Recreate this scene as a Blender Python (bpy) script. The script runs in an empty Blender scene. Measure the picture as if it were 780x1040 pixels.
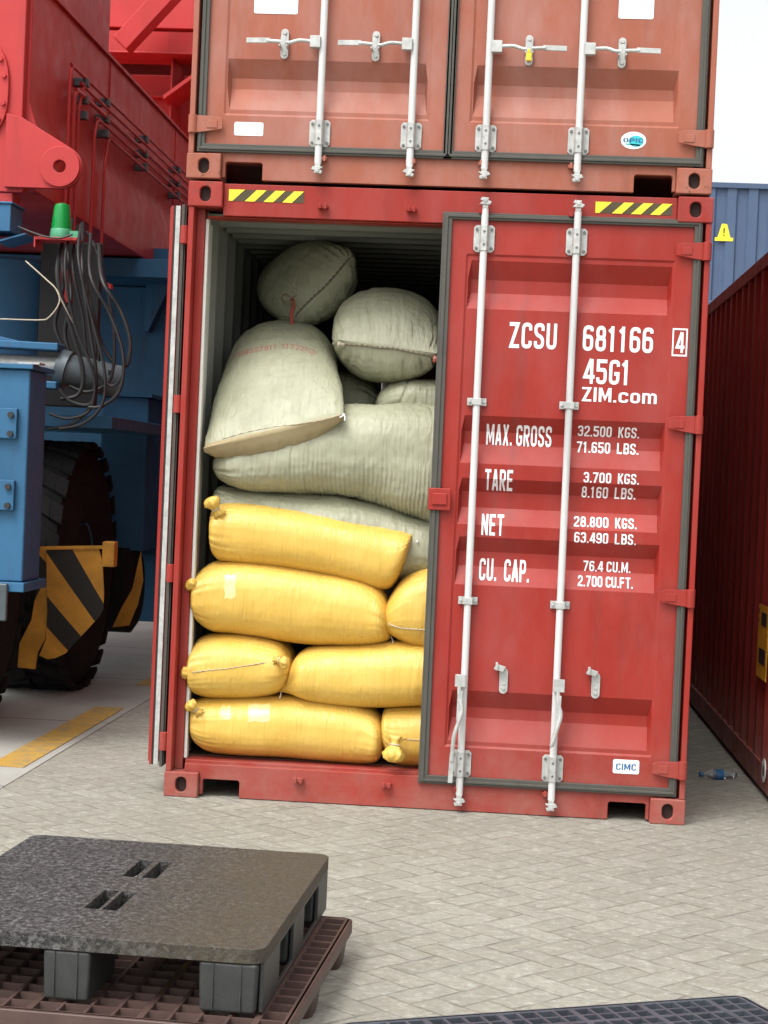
import bpy, bmesh, math, random
from math import radians as R, sin, cos, pi
from mathutils import Vector, Matrix, noise
random.seed(7)
S = bpy.context.scene; COL = S.collection

# ---------------------------------------------------------------- camera
CAM = Vector((1.5565, -8.2039, 1.5502)); FPX = 1792.36
cr = Vector((0.99656, 0.070408, 0.043702)); cu = Vector((-0.044998, 0.016923, 0.998844)); cf = Vector((-0.069587, 0.997375, -0.020033))
cd = bpy.data.cameras.new('camera'); cam = bpy.data.objects.new('camera', cd); COL.objects.link(cam)
cd.sensor_fit = 'VERTICAL'; cd.sensor_height = 36; cd.sensor_width = 27; cd.lens = FPX/1040*36
cd.clip_start = .05; cd.clip_end = 6000
cam.matrix_world = Matrix(((cr.x, cu.x, -cf.x, CAM.x), (cr.y, cu.y, -cf.y, CAM.y), (cr.z, cu.z, -cf.z, CAM.z), (0, 0, 0, 1)))
S.camera = cam

# ---------------------------------------------------------------- light
SUN_EL, SUN_AZ = R(58), R(212)     # bright overcast, brightest part of the sky behind the camera
w = bpy.data.worlds.new('World'); S.world = w; w.use_nodes = True
nt = w.node_tree; bg = nt.nodes['Background']
sky = nt.nodes.new('ShaderNodeTexSky'); sky.sky_type = 'NISHITA'; sky.sun_disc = False
sky.sun_elevation = SUN_EL; sky.sun_rotation = SUN_AZ; sky.air_density = 1.0; sky.dust_density = 5.0; sky.ozone_density = 1.0
hs = nt.nodes.new('ShaderNodeHueSaturation'); hs.inputs['Saturation'].default_value = .12; hs.inputs['Value'].default_value = 1.45
nt.links.new(sky.outputs[0], hs.inputs['Color']); # an overcast dome is about three times brighter overhead than at the horizon
tcw = nt.nodes.new('ShaderNodeTexCoord'); sx = nt.nodes.new('ShaderNodeSeparateXYZ'); nt.links.new(tcw.outputs['Generated'], sx.inputs[0])
mr = nt.nodes.new('ShaderNodeMapRange'); nt.links.new(sx.outputs[2], mr.inputs[0]); mr.inputs[1].default_value = 0; mr.inputs[2].default_value = 1; mr.inputs[3].default_value = 2.2; mr.inputs[4].default_value = 2.25
vm = nt.nodes.new('ShaderNodeVectorMath'); vm.operation = 'SCALE'; nt.links.new(hs.outputs[0], vm.inputs[0]); nt.links.new(mr.outputs[0], vm.inputs['Scale'])
vx = nt.nodes.new('ShaderNodeVectorMath'); vx.operation = 'MAXIMUM'; nt.links.new(vm.outputs[0], vx.inputs[0]); vx.inputs[1].default_value = (9.6, 9.8, 10)   # milky haze down at the horizon
nt.links.new(vx.outputs[0], bg.inputs[0]); bg.inputs[1].default_value = .15
sd = bpy.data.lights.new('sun', 'SUN'); sd.energy = 2.0; sd.angle = R(28); sd.color = (1, .975, .93)
sun = bpy.data.objects.new('sun', sd); COL.objects.link(sun)
dv = Vector((sin(SUN_AZ)*cos(SUN_EL), cos(SUN_AZ)*cos(SUN_EL), sin(SUN_EL)))
sun.rotation_euler = dv.to_track_quat('Z', 'Y').to_euler()
S.view_settings.view_transform = 'Standard'; S.view_settings.look = 'None'; S.view_settings.gamma = 1
S.view_settings.exposure = -0.68
S.render.resolution_x = 768; S.render.resolution_y = 1024

def at(px, py, Y):                                   # measured point of the photograph -> point on the plane y = Y
    d = cf + cr*((px-390)/FPX) - cu*((py-520)/FPX)
    return CAM + d*((Y-CAM.y)/d.y)

# ---------------------------------------------------------------- helpers
def link(o, parent=None):
    COL.objects.link(o)
    if parent is not None: o.parent = parent
    return o
def tag(o, label=None, cat=None, group=None, kind=None):
    for k, v in (('label', label), ('category', cat), ('group', group), ('kind', kind)):
        if v: o[k] = v
    return o
def empty(name, loc=(0, 0, 0), parent=None, rz=0):
    o = bpy.data.objects.new(name, None); o.empty_display_size = .1; o.location = loc; o.rotation_euler = (0, 0, rz)
    return link(o, parent)
class MB:
    def __init__(s): s.b = bmesh.new()
    def box(s, x0, x1, y0, y1, z0, z1):
        v = [s.b.verts.new((x, y, z)) for x in (x0, x1) for y in (y0, y1) for z in (z0, z1)]
        for f in ((0, 1, 3, 2), (4, 6, 7, 5), (0, 4, 5, 1), (2, 3, 7, 6), (0, 2, 6, 4), (1, 5, 7, 3)):
            s.b.faces.new([v[i] for i in f])
        return s
    def obox(s, c, ax, ay, az):                      # oriented box, half-axis vectors
        c, ax, ay, az = map(Vector, (c, ax, ay, az))
        v = [s.b.verts.new(c+ax*i+ay*j+az*k) for i in (-1, 1) for j in (-1, 1) for k in (-1, 1)]
        for f in ((0, 1, 3, 2), (4, 6, 7, 5), (0, 4, 5, 1), (2, 3, 7, 6), (0, 2, 6, 4), (1, 5, 7, 3)):
            s.b.faces.new([v[i] for i in f])
        return s
    def prism(s, pts, plane, a, b):                  # polygon in a plane ('xz','xy','yz') pulled from a to b
        def P(p, t): return {'xz': (p[0], t, p[1]), 'xy': (p[0], p[1], t), 'yz': (t, p[0], p[1])}[plane]
        A = [s.b.verts.new(P(p, a)) for p in pts]; B = [s.b.verts.new(P(p, b)) for p in pts]; n = len(pts)
        s.b.faces.new(A); s.b.faces.new(B[::-1])
        for i in range(n): s.b.faces.new((A[i], B[i], B[(i+1) % n], A[(i+1) % n]))
        return s
    def holed(s, outer, holes, plane, a, b):         # plate with holes pulled from a to b
        def P(p, t): return {'xz': (p[0], t, p[1]), 'xy': (p[0], p[1], t), 'yz': (t, p[0], p[1])}[plane]
        t = bmesh.new(); ed = []
        for L in [outer]+holes:
            vs = [t.verts.new(P(p, a)) for p in L]
            ed += [t.edges.new((vs[i], vs[(i+1) % len(vs)])) for i in range(len(vs))]
        bmesh.ops.triangle_fill(t, use_beauty=True, use_dissolve=False, edges=ed)
        r = bmesh.ops.extrude_face_region(t, geom=t.faces[:])
        d = Vector(P((0, 0), b)) - Vector(P((0, 0), a))
        bmesh.ops.translate(t, verts=[v for v in r['geom'] if isinstance(v, bmesh.types.BMVert)], vec=d)
        m = bpy.data.meshes.new('t'); t.to_mesh(m); t.free(); s.b.from_mesh(m); bpy.data.meshes.remove(m)
        return s
    def tube(s, pts, r, n=10, cap=True):
        pts = [Vector(p) for p in pts]; rings = []
        for i, p in enumerate(pts):
            d = (pts[min(i+1, len(pts)-1)]-pts[max(i-1, 0)]).normalized()
            u = d.cross(Vector((0, 0, 1)))
            if u.length < .2: u = d.cross(Vector((1, 0, 0)))
            u.normalize(); v = d.cross(u); rr = r[i] if isinstance(r, (list, tuple)) else r
            if rings and 1:
                u = pu - d*pu.dot(d); u.normalize(); v = d.cross(u)
            pu = u
            rings.append([s.b.verts.new(p+(u*cos(2*pi*k/n)+v*sin(2*pi*k/n))*rr) for k in range(n)])
        for a, b in zip(rings, rings[1:]):
            for k in range(n): s.b.faces.new((a[k], a[(k+1) % n], b[(k+1) % n], b[k]))
        if cap: s.b.faces.new(rings[0][::-1]); s.b.faces.new(rings[-1])
        return s
    def lathe(s, prof, c=(0, 0, 0), axis='z', n=32):  # prof: (radius, height)
        c = Vector(c); rings = []
        for r_, h in prof:
            ring = []
            for k in range(n):
                a = 2*pi*k/n; x, y = r_*cos(a), r_*sin(a)
                q = {'z': (x, y, h), 'x': (h, x, y), 'y': (x, h, y)}[axis]
                ring.append(s.b.verts.new(c+Vector(q)))
            rings.append(ring)
        for a, b in zip(rings, rings[1:]):
            for k in range(n): s.b.faces.new((a[k], a[(k+1) % n], b[(k+1) % n], b[k]))
        s.b.faces.new(rings[0][::-1]); s.b.faces.new(rings[-1])
        return s
    def xf(s, M): bmesh.ops.transform(s.b, matrix=M, verts=s.b.verts); return s
    def map(s, fn):
        for v in s.b.verts: v.co = Vector(fn(v.co))
        return s
    def build(s, name, m, parent=None, bevel=0, smooth=False, seg=2, loc=None, recalc=True):
        if recalc: bmesh.ops.recalc_face_normals(s.b, faces=s.b.faces)
        me = bpy.data.meshes.new(name); s.b.to_mesh(me); s.b.free()
        for mm in (m if isinstance(m, (list, tuple)) else [m]): me.materials.append(mm)
        if smooth:
            for p in me.polygons: p.use_smooth = True
        if smooth == 'auto':
            me.set_sharp_from_angle(angle=R(40))
        o = bpy.data.objects.new(name, me)
        if loc is not None: o.location = loc
        if bevel:
            b = o.modifiers.new('bevel', 'BEVEL'); b.width = bevel; b.segments = seg; b.limit_method = 'ANGLE'; b.angle_limit = R(40)
            for p in me.polygons: p.use_smooth = True
            b.harden_normals = True
        return link(o, parent)
def smoothpts(P, n=8):                               # Catmull-Rom through points
    P = [Vector(p) for p in P]; out = []
    for i in range(len(P)-1):
        a, b, c, d = P[max(i-1, 0)], P[i], P[i+1], P[min(i+2, len(P)-1)]
        for k in range(n):
            t = k/n
            out.append(.5*((2*b)+(c-a)*t+(2*a-5*b+4*c-d)*t*t+(3*b-a-3*c+d)*t**3))
    return out+[P[-1]]
def stadium(cx, cz, w, h, n=8):
    r = min(w, h)/2; out = []
    if h >= w:
        for k in range(n+1): a = pi*k/n; out.append((cx+r*cos(a), cz+h/2-r+r*sin(a)))
        for k in range(n+1): a = pi+pi*k/n; out.append((cx+r*cos(a), cz-h/2+r+r*sin(a)))
    else:
        for k in range(n+1): a = -pi/2+pi*k/n; out.append((cx+w/2-r+r*cos(a), cz+r*sin(a)))
        for k in range(n+1): a = pi/2+pi*k/n; out.append((cx-w/2+r+r*cos(a), cz+r*sin(a)))
    return out
def rect(x0, x1, z0, z1): return [(x0, z0), (x1, z0), (x1, z1), (x0, z1)]

# ---------------------------------------------------------------- materials
class NT:
    def __init__(s, name):
        s.m = bpy.data.materials.new(name); s.m.use_nodes = True; s.t = s.m.node_tree
        s.p = s.t.nodes['Principled BSDF']; s.tc = s.t.nodes.new('ShaderNodeTexCoord')
    def n(s, typ, ins={}, **kw):
        nd = s.t.nodes.new(typ)
        for k, v in kw.items(): setattr(nd, k, v)
        for k, v in ins.items(): s.set(nd.inputs[k], v)
        return nd
    def set(s, inp, v):
        if isinstance(v, bpy.types.NodeSocket): s.t.links.new(v, inp)
        elif isinstance(v, bpy.types.Node): s.t.links.new(v.outputs[0], inp)
        else: inp.default_value = v
    def math(s, op, a, b=0, c=0): return s.n('ShaderNodeMath', {0: a, 1: b, 2: c}, operation=op).outputs[0]
    def noise(s, scale, detail=4, rough=.55, vec=None, stretch=None, dist=0):
        vec = vec or s.tc.outputs['Object']
        if stretch: vec = s.n('ShaderNodeMapping', {'Vector': vec, 'Scale': stretch}).outputs[0]
        return s.n('ShaderNodeTexNoise', {'Vector': vec, 'Scale': scale, 'Detail': detail, 'Roughness': rough, 'Distortion': dist}).outputs[0]
    def ramp(s, fac, *st):
        r = s.n('ShaderNodeValToRGB', {0: fac}); e = r.color_ramp.elements
        while len(e) < len(st): e.new(.5)
        for i, (p, c) in enumerate(st):
            e[i].position = p; e[i].color = (c, c, c, 1) if isinstance(c, (int, float)) else (*c, 1)
        return r.outputs[0]
    def mix(s, fac, a, b, mode='MIX'):
        nd = s.n('ShaderNodeMix', data_type='RGBA', blend_type=mode)
        s.set(nd.inputs[0], fac)
        for i, v in ((6, a), (7, b)): s.set(nd.inputs[i], (*v, 1) if isinstance(v, tuple) and len(v) == 3 else v)
        return nd.outputs[2]
    def bump(s, h, strength=.3, dist=.002, normal=None):
        b = s.n('ShaderNodeBump', {'Strength': strength, 'Distance': dist, 'Height': h})
        if normal: s.set(b.inputs['Normal'], normal)
        return b.outputs[0]
    def out(s, color=None, rough=None, normal=None, **kw):
        if color is not None: s.set(s.p.inputs['Base Color'], (*color, 1) if isinstance(color, tuple) and len(color) == 3 else color)
        if rough is not None: s.set(s.p.inputs['Roughness'], rough)
        if normal is not None: s.set(s.p.inputs['Normal'], normal)
        for k, v in kw.items(): s.set(s.p.inputs[k.replace('_', ' ')], v)
        return s.m
def scl(c, k): return tuple(min(1, x*k) for x in c)
def paint(name, c, rough=.42, var=.12, grime=.35, rust=.0, chalk=.0, grimec=(.05, .035, .03), dust=0):
    m = NT(name)
    a = m.noise(1.6, 5, .6); col = m.mix(m.ramp(a, (.3, 0), (.7, 1)), scl(c, 1-var), scl(c, 1+var))
    fine = m.noise(38, 3, .6); col = m.mix(m.math('MULTIPLY', fine, .12), col, scl(c, .7))
    st = m.noise(9, 5, .65, stretch=(1, 1, .07)); stm = m.ramp(st, (.56, 0), (.75, 1))
    big = m.ramp(m.noise(.9, 3), (.4, .15), (.65, 1))
    col = m.mix(m.math('MULTIPLY', m.math('MULTIPLY', stm, big), grime), col, grimec)
    if chalk:
        ch = m.ramp(m.noise(3.1, 6, .7, stretch=(1, 1, .35)), (.42, 0), (.72, 1))
        col = m.mix(m.math('MULTIPLY', ch, chalk), col, tuple(.5*x+.28 for x in c))
    if rust:
        k_ = .11 if rust >= 1 else 0; rs = m.ramp(m.noise(17+30*k_, 8, .75), (.68-k_, 0), (.72-k_, 1)); rr = m.ramp(m.noise(1.3, 2), (.5-2*k_, 0), (.62-k_, 1))
        f = m.math('MULTIPLY', m.math('MULTIPLY', rs, rr), rust); col = m.mix(f, col, (.13, .05, .022))
    if dust:
        g = m.n('ShaderNodeNewGeometry'); z = m.n('ShaderNodeSeparateXYZ', {0: g.outputs['Position']}).outputs[2]
        dd = m.n('ShaderNodeMapRange', {0: z, 1: .0, 2: .5, 3: dust, 4: 0}).outputs[0]
        col = m.mix(m.math('MULTIPLY', dd, m.ramp(m.noise(7, 6, .7), (.35, .2), (.7, 1))), col, (.3, .25, .2))
    rg = m.n('ShaderNodeMapRange', {0: m.noise(6, 5, .6), 1: .3, 2: .7, 3: rough-.07, 4: rough+.12}).outputs[0]
    h = m.noise(2.2, 2, .5); nb = m.bump(h, .25, .012)
    nb = m.bump(m.noise(140, 2), .12, .001, nb)
    return m.out(col, rg, nb, Specular_IOR_Level=.28)
def plain(name, c, rough=.5, metal=0, var=.15, scale=12, bump=.2):
    m = NT(name); col = m.mix(m.ramp(m.noise(scale, 5, .6), (.3, 0), (.7, 1)), scl(c, 1-var), scl(c, 1+var))
    return m.out(col, rough, m.bump(m.noise(scale*6, 3), bump, .002), Metallic=metal)

RED = (.298, .024, .016); OLD = (.325, .100, .060); DRED = (.24, .028, .022)
M = {}
M['red'] = paint('red_container_paint', RED, .42, .12, .42, rust=.8, chalk=.10, dust=.35)
M['old'] = paint('faded_brown_red_paint', OLD, .50, .10, .30, rust=.8, chalk=.3)
M['dred'] = paint('dark_red_container_paint', DRED, .5, .15, .5, rust=.8, dust=.6)
M['blue'] = paint('slate_blue_container_paint', (.070, .105, .18), .5, .08, .3)
M['interior'] = paint('pale_grey_green_interior_paint', (.27, .275, .24), .55, .06, .3)
M['cream'] = paint('cream_white_inner_paint', (.66, .66, .60), .5, .05, .4, rust=.5)
M['redc'] = paint('worn_red_casting_paint', RED, .5, .15, .5, rust=1.0, chalk=.15, dust=.5)
M['oldc'] = paint('worn_brown_casting_paint', OLD, .55, .15, .5, rust=1.0, chalk=.3)
M['gasket'] = plain('grey_rubber_gasket', (.066, .063, .052), .65, var=.12, scale=9)
M['galv'] = plain('galvanised_steel', (.45, .46, .44), .48, .3, var=.2, scale=24)
M['boltm'] = plain('dark_bolt_steel', (.16, .16, .15), .5, .4)
M['steelbar'] = paint('zinc_painted_bar', (.58, .58, .57), .4, .07, .5, rust=.5)
M['white'] = plain('white_marking_paint', (.80, .79, .80), .5, var=.03)
wl = NT('worn_white_marking_paint'); wc = wl.ramp(wl.noise(75, 5, .8), (.60, 0), (.66, .75)); M['white'] = wl.out(wl.mix(wc, (.80, .79, .80), RED), .5)
M['label'] = plain('white_label_vinyl', (.85, .85, .84), .35, var=.02)
M['black'] = plain('black_paint', (.02, .019, .018), .5)
M['void'] = plain('dark_hole_backing', (.03, .015, .012), .9)
M['yellow'] = plain('yellow_warning_vinyl', (.80, .66, .03), .45, var=.05)
M['brownv'] = plain('dark_olive_vinyl', (.06, .045, .015), .45)
M['floor'] = plain('container_plywood_floor', (.12, .08, .05), .7, scale=5)
M['cred'] = paint('crane_red_paint', (.46, .042, .042), .45, .10, .35, rust=.4)
M['cblue'] = paint('crane_blue_paint', (.032, .125, .24), .5, .2, .8, rust=.8)
M['tyre'] = plain('worn_black_rubber', (.019, .019, .019), .9, scale=18, bump=.6); M['tyre'].node_tree.nodes['Principled BSDF'].inputs['Specular IOR Level'].default_value = .15
M['hose'] = plain('black_hose_rubber', (.005, .005, .006), .55)
M['cyl'] = plain('grey_cylinder_steel', (.07, .09, .10), .45, .3)
M['ybl'] = plain('deep_yellow_guard_paint', (.62, .30, .035), .5, scale=7, var=.2)
M['lcyan'] = plain('cyan_vinyl', (.03, .45, .5), .4)
M['lblue'] = plain('blue_vinyl', (.02, .12, .28), .4)
M['brass'] = plain('brass_padlock', (.70, .50, .05), .35, .3)
M['orange'] = plain('amber_yellow_vinyl', (.75, .38, .02), .45)
g = NT('green_lens_plastic'); M['green'] = g.out((.0, .28, .05), .2, Transmission_Weight=.25, IOR=1.4)
g = NT('bottle_plastic'); M['pet'] = g.out((.85, .9, .93), .08, g.bump(g.noise(60, 3), .6, .004), Transmission_Weight=.9, IOR=1.2)

def woven(name, c, c2, rough, dirt, shine, wrinkle=.35):
    m = NT(name); u = m.tc.outputs['Generated']
    col = m.mix(m.ramp(m.noise(5, 6, .62), (.28, 0), (.72, 1)), c2, c)
    col = m.mix(m.math('MULTIPLY', m.ramp(m.noise(14, 7, .7, stretch=(1, 1, 1.6)), (.52, 0), (.8, 1)), dirt), col, scl(c2, .45))
    w1 = m.n('ShaderNodeTexWave', {'Vector': m.tc.outputs['Object'], 'Scale': 62, 'Distortion': .6, 'Detail': 1}, bands_direction='X').outputs[0]
    w2 = m.n('ShaderNodeTexWave', {'Vector': m.tc.outputs['Object'], 'Scale': 62, 'Distortion': .6, 'Detail': 1}, bands_direction='Z').outputs[0]
    wv = m.math('MAXIMUM', w1, w2)
    col = m.mix(m.math('MULTIPLY', m.math('SUBTRACT', 1, wv), .25), col, scl(c2, .6))
    nb = m.bump(m.noise(8, 3, .5, dist=.4), .35, .012)
    nb = m.bump(m.noise(9, 4, .6, stretch=(4.5, 2, .5), dist=.8), wrinkle, .010, nb)
    cr_ = m.n('ShaderNodeTexVoronoi', {'Vector': m.tc.outputs['Object'], 'Scale': 26, 'Randomness': 1}, feature='DISTANCE_TO_EDGE').outputs[0]
    nb = m.bump(m.math('MINIMUM', cr_, .12), .12, .006, nb)
    nb = m.bump(wv, .22, .0012, nb)
    rg = m.n('ShaderNodeMapRange', {0: m.noise(7, 4), 1: .3, 2: .7, 3: rough-.08, 4: rough+.15}).outputs[0]
    return m.out(col, rg, nb, Specular_IOR_Level=shine)
M['sackg'] = woven('grey_green_woven_plastic', (.385, .388, .272), (.295, .298, .200), .44, .28, .5, .65)
M['sacky'] = woven('yellow_woven_plastic', (.74, .50, .115), (.65, .40, .065), .38, .12, .5, .6)
M['belly'] = woven('tan_sack_end', (.40, .33, .19), (.30, .23, .12), .55, .4, .3)
M['twine'] = plain('pale_twine', (.45, .40, .30), .8)
M['rope'] = plain('dirty_rope', (.17, .15, .10), .85)
M['redtwine'] = plain('red_twine', (.30, .06, .04), .8)
M['rprint'] = plain('faded_red_print', (.42, .14, .11), .6)
M['dprint'] = plain('dark_print', (.12, .10, .09), .6)

# ---------------------------------------------------------------- ground
def herring():
    m = NT('worn_herringbone_pavers')
    ob = m.tc.outputs['Object']
    wob = m.n('ShaderNodeTexNoise', {'Vector': ob, 'Scale': 7, 'Detail': 2}).outputs[1]
    wv = m.n('ShaderNodeVectorMath', {0: wob, 1: (.5, .5, .5)}, operation='SUBTRACT').outputs[0]
    wv = m.n('ShaderNodeVectorMath', {0: wv, 'Scale': .022}, operation='SCALE').outputs[0]
    v = m.n('ShaderNodeVectorMath', {0: ob, 1: wv}, operation='ADD').outputs[0]
    v = m.n('ShaderNodeMapping', {'Vector': v, 'Rotation': (0, 0, R(43)), 'Scale': (9.2, 9.2, 9.2)}).outputs[0]
    xyz = m.n('ShaderNodeSeparateXYZ', {0: v}); X, Y = xyz.outputs[0], xyz.outputs[1]
    i, j = m.math('FLOOR', X), m.math('FLOOR', Y); fx, fy = m.math('FRACT', X), m.math('FRACT', Y)
    d = m.math('FLOORED_MODULO', m.math('ADD', m.math('SUBTRACT', i, j), .01), 4)
    isV = m.math('GREATER_THAN', d, 1.5)
    sec = m.math('LESS_THAN', m.math('ABSOLUTE', m.math('SUBTRACT', d, 1.51)), 1)
    notV = m.math('SUBTRACT', 1, isV)
    def sel(a, b): return m.math('ADD', m.math('MULTIPLY', a, notV), m.math('MULTIPLY', b, isV))
    u_ = m.math('ADD', sel(fx, fy), sec); v_ = sel(fy, fx)
    e = m.math('MINIMUM', m.math('MINIMUM', u_, m.math('SUBTRACT', 2, u_)), m.math('MINIMUM', v_, m.math('SUBTRACT', 1, v_)))
    ix = m.math('SUBTRACT', i, m.math('MULTIPLY', sec, notV)); iy = m.math('SUBTRACT', j, m.math('MULTIPLY', sec, isV))
    idv = m.n('ShaderNodeCombineXYZ', {0: ix, 1: iy, 2: isV}).outputs[0]
    wn = m.n('ShaderNodeTexWhiteNoise', {'Vector': idv}, noise_dimensions='3D')
    tone = wn.outputs[0]
    col = m.mix(tone, (.262, .254, .208), (.332, .325, .272))
    col = m.mix(m.math('MULTIPLY', m.ramp(m.n('ShaderNodeTexWhiteNoise', {'Vector': m.n('ShaderNodeVectorMath', {0: idv, 1: (7.3, 2.1, 5)}, operation='ADD').outputs[0]}).outputs[0], (.85, 0), (.9, 1)), .12), col, (.34, .28, .22))
    col = m.mix(m.ramp(m.noise(.55, 5, .62), (.35, 0), (.7, .55)), col, (.165, .152, .122))
    col = m.mix(m.ramp(m.noise(34, 6, .8), (.45, 0), (.70, .85)), col, (.165, .158, .132))
    col = m.mix(m.ramp(m.noise(13, 6, .75), (.50, 0), (.68, .5)), col, (.175, .165, .138))
    col = m.mix(m.ramp(m.noise(21, 6, .78, stretch=(1, 1.4, 1)), (.52, 0), (.70, .8)), col, (.46, .455, .41))
    # joints: broken and filled with sand
    jn = m.noise(9, 4, .7)
    wdt = m.n('ShaderNodeMapRange', {0: jn, 1: .35, 2: .7, 3: .02, 4: .11}).outputs[0]
    jm = m.math('SUBTRACT', 1, m.n('ShaderNodeMapRange', {0: e, 1: m.math('MULTIPLY', wdt, .4), 2: wdt, 3: 0, 4: 1}).outputs[0])
    jm2 = m.math('MULTIPLY', jm, m.ramp(m.noise(5, 4, .7), (.38, .3), (.58, 1)))
    col = m.mix(m.math('MULTIPLY', jm2, .78), col, (.125, .11, .09))
    stains = m.ramp(m.noise(2.4, 8, .78), (.60, 0), (.70, .55))
    col = m.mix(stains, col, (.12, .105, .09))
    h = m.n('ShaderNodeMapRange', {0: e, 1: .0, 2: .09, 3: 0, 4: 1}, interpolation_type='SMOOTHSTEP').outputs[0]
    h = m.math('ADD', h, m.math('MULTIPLY', tone, .35))
    nb = m.bump(h, .55, .004); nb = m.bump(m.noise(60, 6, .75), .55, .004, nb)
    return m.out(col, .82, nb)
def concrete(name, c, sc=1):
    m = NT(name)
    col = m.mix(m.ramp(m.noise(.9*sc, 6, .65), (.3, 0), (.7, 1)), scl(c, .78), scl(c, 1.1))
    col = m.mix(m.ramp(m.noise(60, 4, .7), (.5, 0), (.8, .5)), col, scl(c, .5))
    col = m.mix(m.ramp(m.noise(3.3, 7, .7), (.6, 0), (.75, .5)), col, scl(c, .45))
    # slab joints
    br = m.n('ShaderNodeTexBrick', {'Vector': m.tc.outputs['Object'], 'Scale': .5, 'Mortar Size': .006, 'Mortar Smooth': .3, 'Brick Width': 2.4, 'Row Height': 1.1}, offset=0)
    col = m.mix(m.math('MULTIPLY', br.outputs['Fac'], .75), col, (.05, .045, .04))
    return m.out(col, .8, m.bump(m.noise(40, 6, .7), .5, .004))
mb = MB(); mb.box(-2500, 2500, -2500, 2500, -.3, 0); tag(mb.build('paving', herring()), kind='structure')
mb = MB(); mb.box(-14, -.765, -9, 45, -.1, .004)
tag(mb.build('concrete_apron', concrete('grey_concrete', (.33, .325, .29))), kind='structure')
# worn yellow lane dashes
wy = NT('worn_yellow_road_paint')
cw = wy.mix(wy.ramp(wy.noise(11, 7, .72), (.46, 0), (.62, .85)), (.42, .25, .04), (.22, .18, .12)); M['wy'] = wy.out(cw, .7, wy.bump(wy.noise(60, 5), .4, .003))
mb = MB()
for y0, y1 in ((-3.6, -.7), (.52, 2.86), (4.05, 6.2), (7.4, 9.6)): mb.box(-1.0, -.815, y0, y1, .005, .008)
tag(mb.build('lane_marking', M['wy']), kind='structure')

# ---------------------------------------------------------------- containers
W, H, LEN = 2.438, 2.896, 12.192
def corr_wall(mb, x_out, x_in, y0, y1, z0, z1, pitch=.278):       # corrugated strip running along y
    P = [(0, 0), (.07, 0), (.139, 1), (.209, 1)]; ys = []
    y = y0
    k = 0
    while y < y1:
        t = k % 4; base = y0 + (k//4)*pitch
        y = base + [0, .07, .139, .209][t]*pitch/.278
        if y > y1: break
        ys.append((y, x_out if t in (0, 1) else x_in)); k += 1
    ys.append((y1, ys[-1][1]))
    a = [mb.b.verts.new((x, y, z0)) for y, x in ys]; b = [mb.b.verts.new((x, y, z1)) for y, x in ys]
    for i in range(len(ys)-1): mb.b.faces.new((a[i], a[i+1], b[i+1], b[i]))
def corr_roof(mb, z_lo, z_hi, x0, x1, y0, y1, pitch=.21):
    ys = []; k = 0
    while True:
        t = k % 4; y = y0+(k//4)*pitch+[0, .07, .105, .175][t]*pitch/.21
        if y > y1: break
        ys.append((y, z_hi if t in (0, 1) else z_lo)); k += 1
    a = [mb.b.verts.new((x0, y, z)) for y, z in ys]; b = [mb.b.verts.new((x1, y, z)) for y, z in ys]
    for i in range(len(ys)-1): mb.b.faces.new((a[i], b[i], b[i+1], a[i+1]))
def casting(mb, x0, x1, y0, y1, z0, z1, void, front=True):
    cx, cz = (x0+x1)/2, (z0+z1)/2
    if front: mb.holed(rect(x0, x1, z0, z1), [stadium(cx, cz, .051, .072)], 'xz', y0, y0+.03)
    else: mb.box(x0, x1, y0, y0+.03, z0, z1)
    mb.box(x0, x1, y0+.0301, y1, z0, z1)
    if front: void.prism(stadium(cx, cz, .056, .076), 'xz', y0+.0285, y0+.0298)  # near-black plate closing the hole, in place of a hollow casting
RZ = [(2.575, 2.490, 2.428, 2.350), (1.854, 1.781, 1.722, 1.631), (1.562, 1.500, 1.425, 1.345), (1.288, 1.219, 1.151, 1.064), (.569, .487, .436, .331)]
FY = .030
def door_h(x, z):                                   # depth of the pressed door skin behind y=0 (closed, container coordinates)
    y = FY
    fx = min(max((x-1.312)/.010, 0), 1)*min(max((2.278-x)/.010, 0), 1)
    fz = min(max((z-.302)/.010, 0), 1)*min(max((2.604-z)/.010, 0), 1)
    y += .007*fx*fz
    gx = min(max((x-1.326)/.014, 0), 1)*min(max((2.266-x)/.014, 0), 1)
    for a, b, c, d in RZ:
        if d < z < a:
            t = (a-z)/(a-b) if z > b else (1 if z > c else (z-d)/(c-d))
            y += .045*t*gx
    return y
ZB = sorted({.165, .302, .312, 2.594, 2.604, 2.765} | {v for r in RZ for v in r})
XB = [1.235, 1.312, 1.322, 1.326, 1.340, 2.252, 2.266, 2.268, 2.278, 2.368]
PIN = Vector((2.413, .02, 0))

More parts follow.
